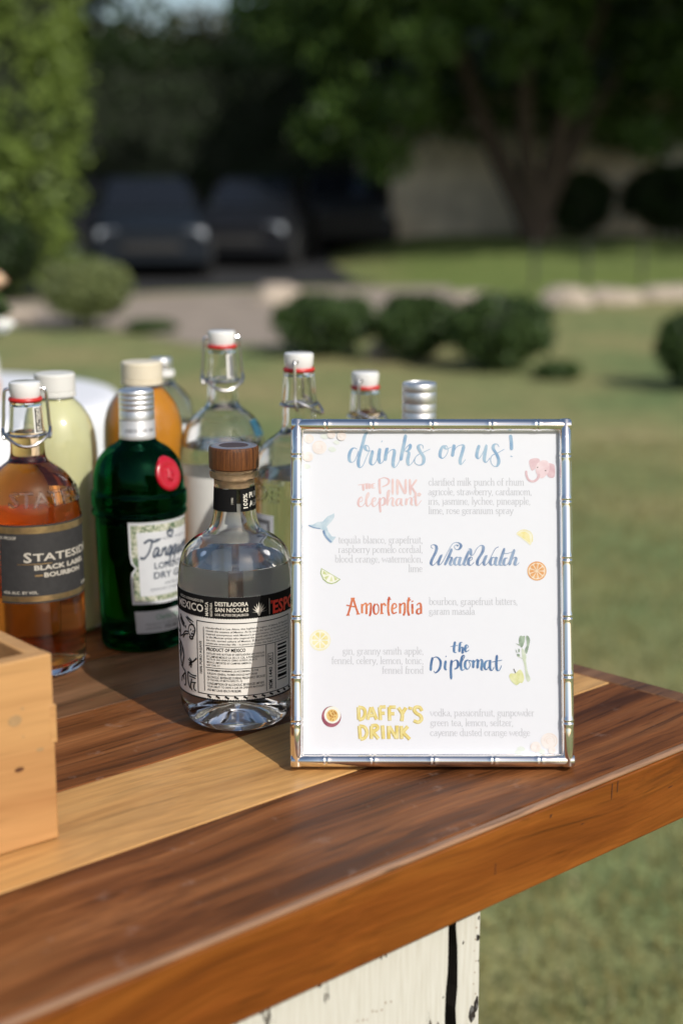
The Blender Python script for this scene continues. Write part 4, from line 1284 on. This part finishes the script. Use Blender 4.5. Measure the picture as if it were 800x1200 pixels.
# --- silver capped bottle behind the frame
sp = bottle_thing('silver_capped_bottle', 'bottle behind the frame with only its ridged silver screw cap showing', .0748, 1.4662)
SPP = [(.036, .0006), (.0392, .003), (.0400, .010), (.0402, .10), (.0400, .150), (.0375, .172), (.0300, .190), (.0205, .2015), (.0162, .2090), (.0156, .2200)]
vessel(sp, SPP, .003, .15, M_GLASS, M_TEQ, floor=.006, punt=.004)
pr = [(0, .2185), (.0163, .2185), (.0166, .2192), (.0166, .2315), (.0161, .2325), (.0161, .2340), (.0167, .2348), (.0167, .2405), (.0163, .2415), (.0163, .2425), (.0167, .2435), (.0167, .2520), (.0163, .2528), (.0163, .2535), (.0167, .2545), (.0167, .2590), (.0160, .2612), (.0152, .2614), (.0150, .2606), (0, .2605)]
MB().lathe(pr, 48).build('screw_cap', M_ALU, sp, sharp=30)
patch(.0402, -75, 75, 50, 130, .0003).build('label', M_PAPER, sp)

# ------------------------------------------------------------------ silver bamboo frame with the drinks menu
FW, FH, FL = .2222, .2740, R(16)
mf = thing('menu_frame', 'silver bamboo-style picture frame standing on the bar, holding a printed drinks menu', 'picture frame', (-.0400 + FW / 2, 1.1335, TOP + .0034))
mf.rotation_euler = (-FL, 0, 0)
M_SILVER = principled('polished_silver', (.94, .92, .89), .08, 1., vary=.02, scale=60.)
M_SHEET = principled('menu_paper', (.655, .665, .70), .5, vary=.008, scale=120.)
X0 = -FW / 2
fb = MB()
bw = .0080
for a, b in (((X0, 0), (X0 + bw, FH)), ((-X0 - bw, 0), (-X0, FH)), ((X0 + bw, 0), (-X0 - bw, bw)), ((X0 + bw, FH - bw), (-X0 - bw, FH))):
    fb.box((a[0], -.0012, a[1]), (b[0], .0105, b[1]))
fb.build('frame_body', M_SILVER, mf, bevel=.0006)
def bamboo(length, nodes, M):
    pr = [(0, 0), (.0040, 0), (.0046, .0006)]
    for zn in nodes:
        pr += [(.0045, zn - .0055), (.0047, zn - .0030), (.00495, zn - .0019), (.00495, zn - .0010), (.0045, zn - .0004), (.0045, zn + .0004), (.00495, zn + .0010), (.00495, zn + .0019), (.0047, zn + .0030), (.0045, zn + .0055)]
    pr += [(.0046, length - .0006), (.0040, length), (0, length)]
    return MB().lathe(pr, 28, M=M).build('bamboo_rail', M_SILVER, mf, sharp=50)
RR = .0048
side_nodes = [.0345, .0705, .1165, .1625, .2085, .2445]
top_nodes = [.0275, .0640, .1110, .1580, .1945]
for x in (X0 + RR + .0002, -X0 - RR - .0002):
    bamboo(FH - .0004, side_nodes, Matrix.Translation((x, -.0022, .0002)))
for z in (RR + .0002, FH - RR - .0002):
    bamboo(FW - .0005, top_nodes, Matrix.Translation((X0 + .00025, -.0021, z)) @ Matrix.Rotation(math.pi / 2, 4, 'Y'))
li = MB()
l0, l1 = .0084, .0100
for a, b in (((X0 + l0, l0), (X0 + l1, FH - l0)), ((-X0 - l1, l0), (-X0 - l0, FH - l0)), ((X0 + l1, l0), (-X0 - l1, l1)), ((X0 + l1, FH - l1), (-X0 - l1, FH - l0))):
    li.box((a[0], -.0030, a[1]), (b[0], .0004, b[1]))
li.build('inner_lip', M_SILVER, mf, bevel=.0005)
MB().box((X0 + .004, .0106, .004), (-X0 - .004, .0125, FH - .004)).build('backing_board', principled('backing_felt', (.42, .42, .43), .9), mf)
leg = MB()
leg.add([(-.03, .0127, .20), (.03, .0127, .20), (.045, .100, .0235), (-.045, .100, .0235), (-.03, .0147, .20), (.03, .0147, .20), (.045, .1025, .0245), (-.045, .1025, .0245)],
        [(0, 1, 2, 3), (7, 6, 5, 4), (0, 4, 5, 1), (1, 5, 6, 2), (2, 6, 7, 3), (3, 7, 4, 0)])
leg.build('easel_leg', principled('easel_board', (.02, .02, .022), .9), mf)
SH = MB().box((X0 + .0094, .0006, .0094), (-X0 - .0094, .0014, FH - .0094)).build('menu_sheet', M_SHEET, mf, smooth=False)

HM = np.array([[6.91281625e-04, 1.45534284e-06, -2.36012650e-01], [0, -6.85360655e-04, 6.18893977e-01], [0, 3.59343912e-05, 1.]])
def put(px, py, l=0.):
    """Print units of the menu artwork -> point on the sheet."""
    v = HM @ np.array([px, py, 1.])
    return (v[0] / v[2] + X0 - .0004, .0005 - l, v[1] / v[2])

def watercolour(name, a, b, scale=90.):
    m, t, o = mat(name)
    tc = N(t, 'ShaderNodeTexCoord')
    n = N(t, 'ShaderNodeTexNoise', {'Vector': tc.outputs['Object'], 'Scale': scale, 'Detail': 3.})
    c = ramp(t, n.outputs[0], [(.36, a), (.62, b)])
    p = N(t, 'ShaderNodeBsdfPrincipled', {'Base Color': c, 'Roughness': .6})
    t.links.new(p.outputs[0], o.inputs[0])
    return m
def srgb(r, g, b):
    return tuple(.80 * ((c / 255 + .055) / 1.055) ** 2.4 if c > 10 else c / 3294 for c in (r, g, b))

def artwork(name, m):
    def done(mb):
        _lift[0] = 0.
        return tag(mb.build(name, m, SH, smooth=False), kind='stuff' if name == 'lettering' else None)
    return done

def title(s, ox, oy, k, m, thick, thin, label=None, taper=True):
    mb = MB()
    _lift[0] = 0.
    for q in strokes(s):
        brush(mb, [(ox + x / k, oy + y / k) for x, y in q], put, thick=thick, thin=thin, k=4, taper=taper)
    o = mb.build('lettering', m, SH, smooth=False)
    o['kind'] = 'stuff'
    return o

W_BLUE = watercolour('blue_watercolour', srgb(128, 165, 200), srgb(168, 195, 214))
W_PINK = watercolour('pink_watercolour', srgb(226, 190, 190), srgb(234, 210, 206))
W_NAVY = watercolour('whale_blue_watercolour', srgb(98, 126, 166), srgb(150, 172, 200))
W_RUST = watercolour('rust_watercolour', srgb(196, 82, 48), srgb(222, 132, 82), 140.)
W_DEEP = watercolour('deep_blue_watercolour', srgb(60, 98, 148), srgb(96, 136, 178))
W_YEL = watercolour('yellow_watercolour', srgb(226, 206, 110), srgb(238, 226, 164), 130.)
W_YELD = watercolour('yellow_outline_watercolour', srgb(222, 194, 92), srgb(230, 210, 120), 130.)

title('132,190 110,180 85,192 66,235 66,285 85,302 112,288 132,240 142,205;222,48 200,70 178,150 155,230 142,300 152,345 182,328 215,250 236,200 226,165 204,160 200,185 222,205 248,205;250,205 262,212 250,265 246,308 268,324 296,290 318,210 326,185 316,255 326,308 352,296 374,235 388,178 376,240 370,290;371,285 390,230 425,196 450,205 440,280 438,325 452,346 478,318 505,250 540,80;546,65 530,150 515,220 504,288;506,280 530,210 556,170 582,150 582,180 560,205 538,206;540,206 572,220 562,285 572,326 600,308 635,252 668,228 700,215 755,188;696,185 690,160 668,152 652,172 672,215 700,262 692,312 655,326 622,302 630,258 660,235;340,122 346,126', 400, 505, 7.273, W_BLUE, 3.9, .8)
title('122,160 98,166 78,205 74,250 96,268 124,245 142,200 130,162 110,172 130,190 172,170;194,150 186,200 178,255;178,250 205,185 240,158 274,160 262,220 244,285 254,320 292,275;408,155 392,205 386,250 404,270 436,225 468,152 456,220 450,280 468,302 500,262;576,172 560,148 534,152 526,185 556,235 574,290 558,334 524,330 504,290 516,245 560,225 622,190;672,68 680,130 682,200;672,250 690,254', 505, 505, 7.273, W_BLUE, 3.9, .8)
title('80,162 190,146;134,150 138,222;170,148 172,205;170,180 200,176;198,146 200,202;226,150 228,196;226,150 258,147;226,172 250,170;228,196 260,190;305,95 305,180 314,256;302,102 355,85 402,108 392,152 330,182;442,96 442,262;490,100 492,264;495,104 570,256;578,100 576,256;620,100 626,266;692,104 636,182;636,182 692,262', 410, 555, 8.889, W_PINK, 2.9, .9)
title('92,342 128,322 118,286 92,312 84,362 106,388 142,368 180,300 200,262 188,242 170,290 168,360 190,382 222,346 262,322 262,294 238,306 228,356 250,386 288,352 310,300;310,292 308,370 316,448;312,332 338,292 362,308 356,358 326,376;366,366 400,290 412,220 392,240 388,376;392,352 420,300 446,302 440,368 466,380;522,302 494,308 478,346 494,376 524,336 532,300 530,360 552,376;586,300 582,372;585,342 614,296 640,304 634,358 656,372;680,230 682,340 696,376 742,320;650,290 745,256;702,262 712,246 726,256 718,276 702,262', 410, 555, 8.889, W_PINK, 2.7, .8)
title('60,84 46,76 46,60 66,54 86,70 82,108 52,168 44,202 62,214 94,182 126,132 102,188 108,213 138,182 180,100 214,46 254,38 278,60 262,90 236,90 226,68 242,56 256,66;206,84 182,148 150,215;156,198 188,156 206,160 192,202 206,214 228,188;272,156 242,154 225,192 240,214 264,186 276,150 262,200 276,214 300,186 340,100 312,168 300,204 316,214 340,186 366,166 358,150 338,168 336,204 356,214 382,188;335,88 352,90 356,132 376,130 400,86 430,60 452,70 446,110 410,170 405,204 420,214 450,182 476,136 456,190 464,214 490,192 520,132 545,86 572,70;546,156 520,156 505,194 520,214 545,186 556,150 545,200 560,214 586,186 618,80 592,158 580,204 600,214 620,190;600,120 640,122 690,104;642,158 620,164 610,200 626,214 652,188 695,90 670,160 655,214;662,192 690,156 708,160 698,202 708,214 732,194', 498, 635, 6.667, W_NAVY, 3.5, .75)
title('100,48 84,120 58,206;108,48 130,120 156,196;44,112 128,128;86,48 124,46;44,206 76,204;138,196 172,192;190,100 192,188;194,124 216,96 232,106 232,196;236,122 260,96 275,106 270,188 260,214;316,98 300,130 304,180 324,196 345,172 345,120 325,98;374,94 374,190;376,122 395,96 414,118;360,190 392,188;446,34 437,90 437,170 446,210;428,62 462,54;472,148 512,130 506,100 482,104 472,148 482,188 516,178;546,94 548,190;549,118 575,93 592,106 590,176 578,208;632,38 622,90 622,170 634,210;612,72 648,60;662,100 664,192;656,80 670,70;704,112 725,92 742,110 744,192;740,142 710,152 705,184 725,194 742,176', 400, 700, 8., W_RUST, 2.5, 1.5, taper=False)
title('278,52 268,108 270,150 292,156;234,100 306,88;346,62 326,66 320,110 318,152;320,132 340,106 350,120 346,162 362,150;374,122 402,102 386,84 372,110 378,148 412,130;68,200 54,260 50,328;60,212 106,198 142,240 132,308 96,346 78,328;190,230 183,300 198,320;190,190 196,194;246,225 238,310 242,408;246,252 284,226 306,250 300,294 270,312;302,302 352,224 366,186 346,190 332,258 340,320 368,310;402,224 376,240 372,290 396,312 420,272 406,230 442,240;450,225 447,302;450,262 480,222 492,240 486,306;490,262 516,222 532,240 524,312 542,320;602,230 566,240 552,290 572,316 600,272 606,225 604,300 622,324 644,290;670,178 664,260 670,316 692,322 714,274;620,246 720,226', 498, 750, 8., W_DEEP, 3.0, .9)
DAF = '85,75 90,205;85,75 140,90 155,140 135,190 90,208;180,205 218,75;222,75 275,205;200,165 250,160;305,75 315,210;305,75 370,72;310,140 360,138;405,75 410,215;405,75 475,75;410,145 460,143;500,80 540,145 535,220;580,80 540,145;628,72 620,100;745,115 725,80 685,75 665,105 690,140 730,165 740,205 705,232 660,215;95,270 105,405;95,270 150,285 175,340 150,395 108,408;220,270 220,405;220,270 270,265 285,300 225,335;235,335 295,405;335,265 345,405;400,270 402,405;405,275 480,400;485,265 487,405;530,270 535,405;600,275 545,335;545,335 620,410'
title(DAF, 410, 825, 8.889, W_YELD, 4.3, 4.0, taper=False)
dd = MB()
_lift[0] = .0003
for q in strokes(DAF):
    brush(dd, [(410 + x / 8.889, 825 + y / 8.889) for x, y in q], put, thick=2.5, thin=2.3, k=4, taper=False)
dd.build('lettering', W_YEL, SH, smooth=False)['kind'] = 'stuff'

M_TXT = principled('pale_grey_ink', srgb(196, 197, 202), .6)
tx = MB()
_lift[0] = 0.
for s, x, y, right, wd in (('clarified milk punch of rhum', 501.5, 573.6, 0, 112), ('agricole, strawberry, cardamom,', 501, 585, 0, 121.5), ('iris, jasmine, lychee, pineapple,', 501, 596, 0, 120), ('lime, rose geranium spray', 501.5, 607, 0, 99.5),
                           ('tequila blanco, grapefruit,', 495, 641.4, 1, 99), ('raspberry pomelo cordial,', 495, 652.6, 1, 99), ('blood orange, watermelon,', 495, 663.8, 1, 103), ('lime', 494.5, 675, 1, 16.5),
                           ('bourbon, grapefruit bitters,', 502, 713.6, 0, 104), ('garam masala', 502, 725, 0, 54),
                           ('gin, granny smith apple,', 496, 771.6, 1, 95), ('fennel, celery, lemon, tonic,', 496, 782.8, 1, 108), ('fennel frond', 496, 794, 1, 49),
                           ('vodka, passionfruit, gunpowder', 503.5, 844, 0, 122), ('green tea, lemon, seltzer,', 503.5, 855.6, 0, 97.5), ('cayenne dusted orange wedge', 503.5, 867.2, 0, 117)):
    book_line(tx, s, x, y, 5.3, put, bool(right), wd)
tx.build('small_print', M_TXT, SH, smooth=False)['kind'] = 'stuff'

# watercolour pictures on the sheet
def painting(name):
    mats, mb = [], MB()
    _lift[0] = .00004
    def mi(m):
        if m not in mats:
            mats.append(m)
        return mats.index(m)
    def poly(pts, m, ox=0, oy=0, k=1., sm=True):
        P = [(ox + x / k, oy + y / k) for x, y in pts]
        if sm:
            P = smooth_path(P, 3, closed=True)
        _lift[0] += .00002
        mb.add([put(x, y, _lift[0]) for x, y in P], [tuple(reversed(range(len(P))))], mi(m))
    def disc(x, y, rx, ry, m):
        poly([(x + rx * math.cos(a), y + ry * math.sin(a)) for a in np.linspace(0, 2 * math.pi, 20, endpoint=False)], m)
    def line(pts, m, th, ox=0, oy=0, k=1.):
        _lift[0] += .00002
        brush(mb, [(ox + x / k, oy + y / k) for x, y in pts], put, thick=th, thin=th * .8, k=4, mi=mi(m))
    def done():
        o = mb.build(name, mats, SH, smooth=False)
        o['kind'] = 'stuff'
        return o
    return poly, disc, line, done
wc = lambda n, a, b, s=160.: watercolour(n, srgb(*a), srgb(*b), s)
W_PALEBLUE = wc('pale_blue_wash', (176, 200, 214), (206, 220, 228))
W_MIDBLUE = wc('mid_blue_wash', (108, 138, 176), (140, 168, 198))
W_LIME = wc('lime_wash', (196, 206, 140), (222, 226, 178))
W_LIMED = wc('lime_rind_wash', (150, 172, 100), (178, 194, 130))
W_PITH = wc('pith_wash', (236, 238, 222), (242, 242, 232))
W_LEMON = wc('lemon_wash', (234, 220, 140), (240, 232, 182))
W_LEMONL = wc('pale_lemon_wash', (238, 232, 196), (240, 238, 216))
W_ORANGE = wc('orange_wash', (220, 146, 74), (232, 182, 126))
W_ORANGEL = wc('pale_orange_wash', (238, 214, 180), (242, 228, 208))
W_PLUM = wc('plum_wash', (140, 62, 82), (170, 96, 112))
W_SEED = wc('seed_wash', (180, 120, 50), (200, 144, 60))
W_GOLD = wc('golden_wash', (226, 178, 84), (234, 204, 130))
W_LEAF = wc('grey_leaf_wash', (120, 142, 118), (166, 184, 162))
W_STALK = wc('stalk_wash', (196, 208, 180), (214, 222, 202))
W_APPLE = wc('apple_wash', (214, 216, 150), (232, 232, 188))
W_STEM = wc('stem_wash', (70, 66, 54), (90, 86, 70))
W_ELE = wc('elephant_wash', (228, 200, 204), (238, 218, 220))
W_ELED = wc('elephant_shade_wash', (216, 180, 186), (226, 198, 202))
W_ROSE = wc('rose_wash', (240, 230, 224), (240, 234, 230))
W_ROSED = wc('rose_line_wash', (232, 216, 206), (236, 224, 216))
W_SAGE = wc('sage_wash', (222, 230, 220), (230, 235, 228))

poly, disc, line, done = painting('whale_tail_drawing')
q = (355, 600, 12.)
poly([(70, 240), (140, 285), (250, 300), (280, 310), (300, 380), (345, 450), (385, 495), (410, 488), (425, 455), (465, 405), (405, 402), (355, 335), (330, 262), (395, 195), (436, 130), (440, 75), (340, 120), (275, 192), (200, 197), (140, 235)], W_PALEBLUE, *q, sm=False)
line([(75, 244), (145, 275), (245, 292)], W_MIDBLUE, 1.5, *q)
line([(285, 315), (305, 375), (350, 440), (398, 482)], W_MIDBLUE, 2.6, *q)
done()
poly, disc, line, done = painting('lime_wedge_drawing')
poly([(255, 845), (240, 920), (280, 1010), (340, 1058), (400, 1072), (465, 1052), (525, 1005)], W_LIMED, *q, sm=False)
poly([(265, 860), (254, 918), (290, 1000), (345, 1044), (400, 1057), (460, 1038), (508, 1004)], W_PITH, *q, sm=False)
for tri in ([(285, 880), (275, 930), (340, 940)], [(290, 975), (325, 1015), (365, 950)], [(370, 1030), (420, 1035), (400, 955)], [(445, 1022), (485, 1000), (425, 955)], [(300, 890), (350, 930), (400, 935)]):
    poly(tri, W_LIME, *q, sm=False)
done()
q = (595, 615, 13.33)
poly, disc, line, done = painting('lemon_wedge_drawing')
poly([(120, 210), (180, 160), (250, 145), (330, 175), (372, 230), (376, 320), (345, 385)], W_LEMONL, *q, sm=False)
poly([(140, 212), (200, 178), (260, 172), (320, 205), (340, 250), (335, 345)], W_LEMON, *q, sm=False)
line([(130, 200), (190, 155), (255, 143), (335, 172), (375, 235), (374, 330)], W_LEMON, .9, *q)
done()
def citrus(name, x, y, r, rind, flesh, pale, spokes=9):
    poly, disc, line, done = painting(name)
    disc(x, y, r, r, rind)
    disc(x, y, r * .86, r * .86, pale)
    for i in range(spokes):
        a, b = 2 * math.pi * (i + .12) / spokes, 2 * math.pi * (i + .88) / spokes
        poly([(x + r * .1 * math.cos((a + b) / 2), y + r * .1 * math.sin((a + b) / 2)), (x + r * .74 * math.cos(a), y + r * .74 * math.sin(a)), (x + r * .8 * math.cos((a + b) / 2), y + r * .8 * math.sin((a + b) / 2)), (x + r * .74 * math.cos(b), y + r * .74 * math.sin(b))], flesh, sm=False)
    done()
citrus('orange_slice_drawing', 628.4, 673.9, 11.2, W_ORANGE, W_ORANGE, W_ORANGEL)
citrus('lemon_slice_drawing', 374.8, 755., 12.4, W_LEMONL, W_LEMON, W_PITH, 8)
poly, disc, line, done = painting('passion_fruit_drawing')
disc(388.0, 844.6, 11.4, 12.3, W_PLUM)
disc(389.2, 842.6, 9.6, 10., W_PITH)
disc(389.0, 843.2, 6.8, 7.2, W_GOLD)
rs_ = random.Random(4)
for i in range(20):
    a, d = rs_.random() * 6.28, 5.6 * rs_.random() ** .5
    disc(389 + d * math.cos(a), 843.2 + d * math.sin(a), .8, .95, W_SEED)
done()
q = (590, 740, 16.)
poly, disc, line, done = painting('celery_drawing')
poly([(330, 400), (340, 560), (380, 720), (412, 960), (450, 1020), (495, 970), (445, 840), (412, 640), (415, 540), (370, 420)], W_STALK, *q)
poly([(305, 155), (350, 165), (390, 160), (385, 260), (335, 380), (290, 330), (275, 230)], W_LEAF, *q)
poly([(410, 170), (450, 160), (485, 230), (470, 330), (425, 495), (385, 420), (425, 330)], W_LEAF, *q)
poly([(215, 300), (260, 310), (310, 330), (280, 345)], W_LEAF, *q, sm=False)
poly([(215, 400), (235, 440), (250, 480), (225, 460)], W_LEAF, *q, sm=False)
poly([(270, 400), (295, 420), (285, 470), (265, 450)], W_LEAF, *q)
poly([(240, 500), (290, 500), (295, 540), (260, 550)], W_LEAF, *q)
line([(260, 540), (300, 560), (345, 590)], W_STALK, .8, *q)
done()
poly, disc, line, done = painting('apple_drawing')
poly([(95, 910), (130, 860), (210, 862), (290, 790), (345, 840), (375, 960), (340, 1040), (290, 1040), (240, 1085), (180, 1050), (120, 980)], W_APPLE, *q)
line([(120, 975), (180, 1040), (240, 1072), (290, 1030)], W_LIME, 1.3, *q)
line([(178, 775), (195, 810), (216, 858)], W_STEM, 1.1, *q)
done()
q = (605, 530, 13.33)
poly, disc, line, done = painting('elephant_drawing')
poly([(190, 200), (250, 160), (330, 160), (360, 200), (320, 280), (250, 350), (215, 320)], W_ELED, *q)
poly([(480, 250), (540, 240), (590, 280), (590, 440), (520, 460), (470, 410)], W_ELED, *q)
poly([(320, 240), (390, 190), (470, 200), (510, 270), (490, 380), (400, 470), (330, 440), (290, 340)], W_ELE, *q)
line([(350, 400), (320, 480), (250, 520), (180, 490), (150, 420), (145, 350)], W_ELED, 3.2, *q)
disc(605 + 323 / 13.33, 530 + 300 / 13.33, .7, .7, W_STEM)
disc(605 + 447 / 13.33, 530 + 352 / 13.33, .7, .7, W_STEM)
done()
def bouquet(name, flowers, leaves_):
    poly, disc, line, done = painting(name)
    for x, y, r in leaves_:
        poly([(x - r, y), (x, y - r * .6), (x + r, y + r * .2), (x, y + r * .7)], W_SAGE)
    for x, y, r in flowers:
        disc(x, y, r, r * .95, W_ROSE)
        for k in (.85, .6, .35):
            a0 = x * 3 + k * 5
            line([(x + r * k * math.cos(a), y + r * k * math.sin(a)) for a in np.linspace(a0, a0 + 3.6, 7)], W_ROSED, r * .12)
    done()
bouquet('corner_roses_drawing', [(374, 529, 8.5), (362, 519, 5.5), (361, 540, 6), (388, 514, 5), (400, 516, 5.5)], [(389, 531, 5), (359, 551, 5), (380, 516, 5), (394, 523, 4)])
bouquet('corner_roses_drawing', [(643, 873, 10), (627, 880, 6.5), (646, 884, 4.5)], [(610, 882, 5), (606, 886, 4), (634, 885, 4.5)])

# ------------------------------------------------------------------ pine crate at the left
W_PINE = wood('pine', [(.28, (.43, .215, .078)), (.5, (.54, .295, .112)), (.75, (.62, .36, .145))], (.30, .125, .04), .4, (1.2, 14, 14), .5, fine=(.9, 1.06), pores=.86)
crate = thing('wooden_crate', 'open pale pine crate with a finger joint at its corner', 'crate', (-.1982, 1.0069, TOP + .0006), R(39.6))
LX, LY, CH, TW_ = .33, .24, .136, .0125
def board(name, a, b, m=W_PINE, bev=.0015):
    return MB().box(a, b).build(name, m, crate, bevel=bev)
board('front_board', (-LX, 0, 0), (0, TW_, CH))
board('back_board', (-LX, LY - TW_, 0), (0, LY, CH))
board('side_board', (-TW_, TW_ + .0003, 0), (-.0002, LY - TW_ - .0003, CH - .0006))
board('side_board', (-LX + .0002, TW_ + .0003, 0), (-LX + TW_, LY - TW_ - .0003, CH - .0006))
board('base', (-LX + TW_ + .0003, TW_ + .0003, .004), (-TW_ - .0003, LY - TW_ - .0003, .012))
board('joint_finger', (-.004, -.0002, .071), (.0018, TW_ + .0001, .099), bev=.0008)
M_KNOT = principled('knot', (.10, .035, .012), .6, vary=.4, scale=400.)
for x, z, rx, rz in ((-.0285, .0585, .0036, .0017),):
    kn = MB()
    kn.add([(x + rx * math.cos(a), -.0003, z + rz * math.sin(a)) for a in np.linspace(0, 2 * math.pi, 14, endpoint=False)], [tuple(range(14))])
    kn.build('knot', M_KNOT, crate, smooth=False)
M_STAIN = principled('grey_stain', (.38, .235, .105), .6, vary=.12, scale=300.)
st_ = MB()
for x, z, rx, rz in ((-.030, .094, .0052, .0040), (-.024, .1015, .0011, .0011), (-.0245, .0815, .0009, .0009), (-.0485, .0605, .0045, .003), (-.012, .069, .003, .0014)):
    st_.add([(x + rx * math.cos(a), -.00025, z + rz * math.sin(a)) for a in np.linspace(0, 2 * math.pi, 14, endpoint=False)], [tuple(range(14))])
tag(st_.build('stain', M_STAIN, crate, smooth=False), kind='stuff')

# ------------------------------------------------------------------ white draped cocktail table behind the bar
M_LINEN = principled('white_linen', (.80, .81, .84), .85, bump=.4, bscale=900.)
tx_, ty_ = -.905, 3.17
TT = 1.055
ct = thing('cocktail_table', 'round cocktail table under a white cloth on the lawn', 'table', (tx_, ty_, 0))
MB().lathe([(0, TT - .03), (.43, TT - .03), (.432, TT - .004), (0, TT - .004)], 48).build('tabletop', W_MID, ct)
MB().lathe([(0, .03), (.03, .03), (.03, TT - .031), (0, TT - .031)], 20).build('pole', M_STEEL, ct)
MB().lathe([(0, .0), (.24, .0), (.24, .018), (.04, .029), (0, .029)], 32).build('base', M_STEEL, ct)
cl = MB()
n = 120
V, F = [], []
prof = [(0., TT), (.2, TT + .0005), (.40, TT), (.432, TT - .002), (.440, TT - .012), (.445, TT - .05), (.452, TT - .2), (.458, TT - .45), (.462, TT - .8), (.465, .03)]
for j, (r, z) in enumerate(prof):
    for i in range(n):
        a = 2 * math.pi * i / n
        k = max(0., (TT - .03 - z)) * .055
        rr = r + k * (math.sin(a * 13 + 1) + .5 * math.sin(a * 7 + z))
        V.append((rr * math.sin(a), -rr * math.cos(a), z))
for j in range(len(prof) - 1):
    for i in range(n):
        F.append((j * n + i, (j + 1) * n + i, (j + 1) * n + (i + 1) % n, j * n + (i + 1) % n))
clo = cl.add(V, F).build('tablecloth', M_LINEN, None, sharp=80)
clo.location = (tx_, ty_, .0008)
tag(clo, 'white cloth draped to the ground over the round cocktail table', 'tablecloth')

# flowers in a small vase at its right side, only just in view
vx, vy = -.735, 3.12
va = thing('flower_vase', 'small white and tan vase of pale roses standing on the white tablecloth', 'vase', (vx, vy, TT + .0015))
MB().lathe([(0, 0), (.030, 0), (.036, .006), (.038, .025), (.036, .045), (0, .045)], 32).build('tan_foot', principled('tan_glaze', (.62, .34, .17), .4), va)
MB().lathe([(.036, .0452), (.037, .055), (.034, .085), (.028, .108), (.030, .112), (.026, .112), (.024, .09), (0, .06)], 32).build('vase_body', principled('white_glaze', (.8, .79, .76), .3), va)
def rose(x, y, z, r, m, seed):
    rs = random.Random(seed)
    mb = MB()
    for ring, (k, n_) in enumerate(((1., 7), (.72, 6), (.46, 5), (.25, 3))):
        for i in range(n_):
            a = 2 * math.pi * (i + ring * .4) / n_ + rs.uniform(-.2, .2)
            c = Vector((math.cos(a), math.sin(a), 0))
            s_ = Vector((-math.sin(a), math.cos(a), 0))
            b = Vector((x, y, z))
            wd = r * k * .62
            P = [b + c * r * k * .3 - s_ * wd * .5 + Vector((0, 0, -r * .4)), b + c * r * k * .3 + s_ * wd * .5 + Vector((0, 0, -r * .4)),
                 b + c * r * k * .95 - s_ * wd + Vector((0, 0, r * .15)), b + c * r * k * 1.02 + Vector((0, 0, r * .2)), b + c * r * k * .95 + s_ * wd + Vector((0, 0, r * .15)),
                 b + c * r * k * .72 - s_ * wd * .8 + Vector((0, 0, r * (.75 - .25 * k))), b + c * r * k * .78 + Vector((0, 0, r * (.85 - .25 * k))), b + c * r * k * .72 + s_ * wd * .8 + Vector((0, 0, r * (.75 - .25 * k)))]
            mb.add(P, [(0, 1, 4, 3), (0, 3, 2), (2, 3, 6, 5), (3, 4, 7, 6)])
    o = mb.build('flower', m, va, smooth=True, sharp=60)
    return o
M_BLUSH = principled('blush_petal', (.74, .50, .32), .6, Subsurface_Weight=.2)
M_IVORY = principled('ivory_petal', (.78, .74, .68), .6, Subsurface_Weight=.2)
for x, y, z, r, m in ((.018, -.01, .235, .043, M_BLUSH), (-.045, .0, .25, .045, M_IVORY), (.050, -.01, .150, .026, M_IVORY), (-.03, -.04, .17, .04, M_BLUSH)):
    rose(x, y, z, r, m, int(z * 1000))
sg = MB()
for x, y, z in ((.018, -.01, .205), (-.045, 0, .22), (.046, -.01, .135), (-.03, -.04, .145)):
    sg.tube([(0, 0, .07), (x * .5, y * .5, .12), (x, y, z)], .0022, 6)
tag(sg.build('stem', M_STALKG if 'M_STALKG' in globals() else principled('flower_stem', (.05, .10, .03), .6), va), kind='stuff')
leaves('foliage', [(.0, 0, .15, .05, .04, .04, 60), (.02, 0, .185, .04, .04, .03, 40)], .016, M_BOX, va, 91)
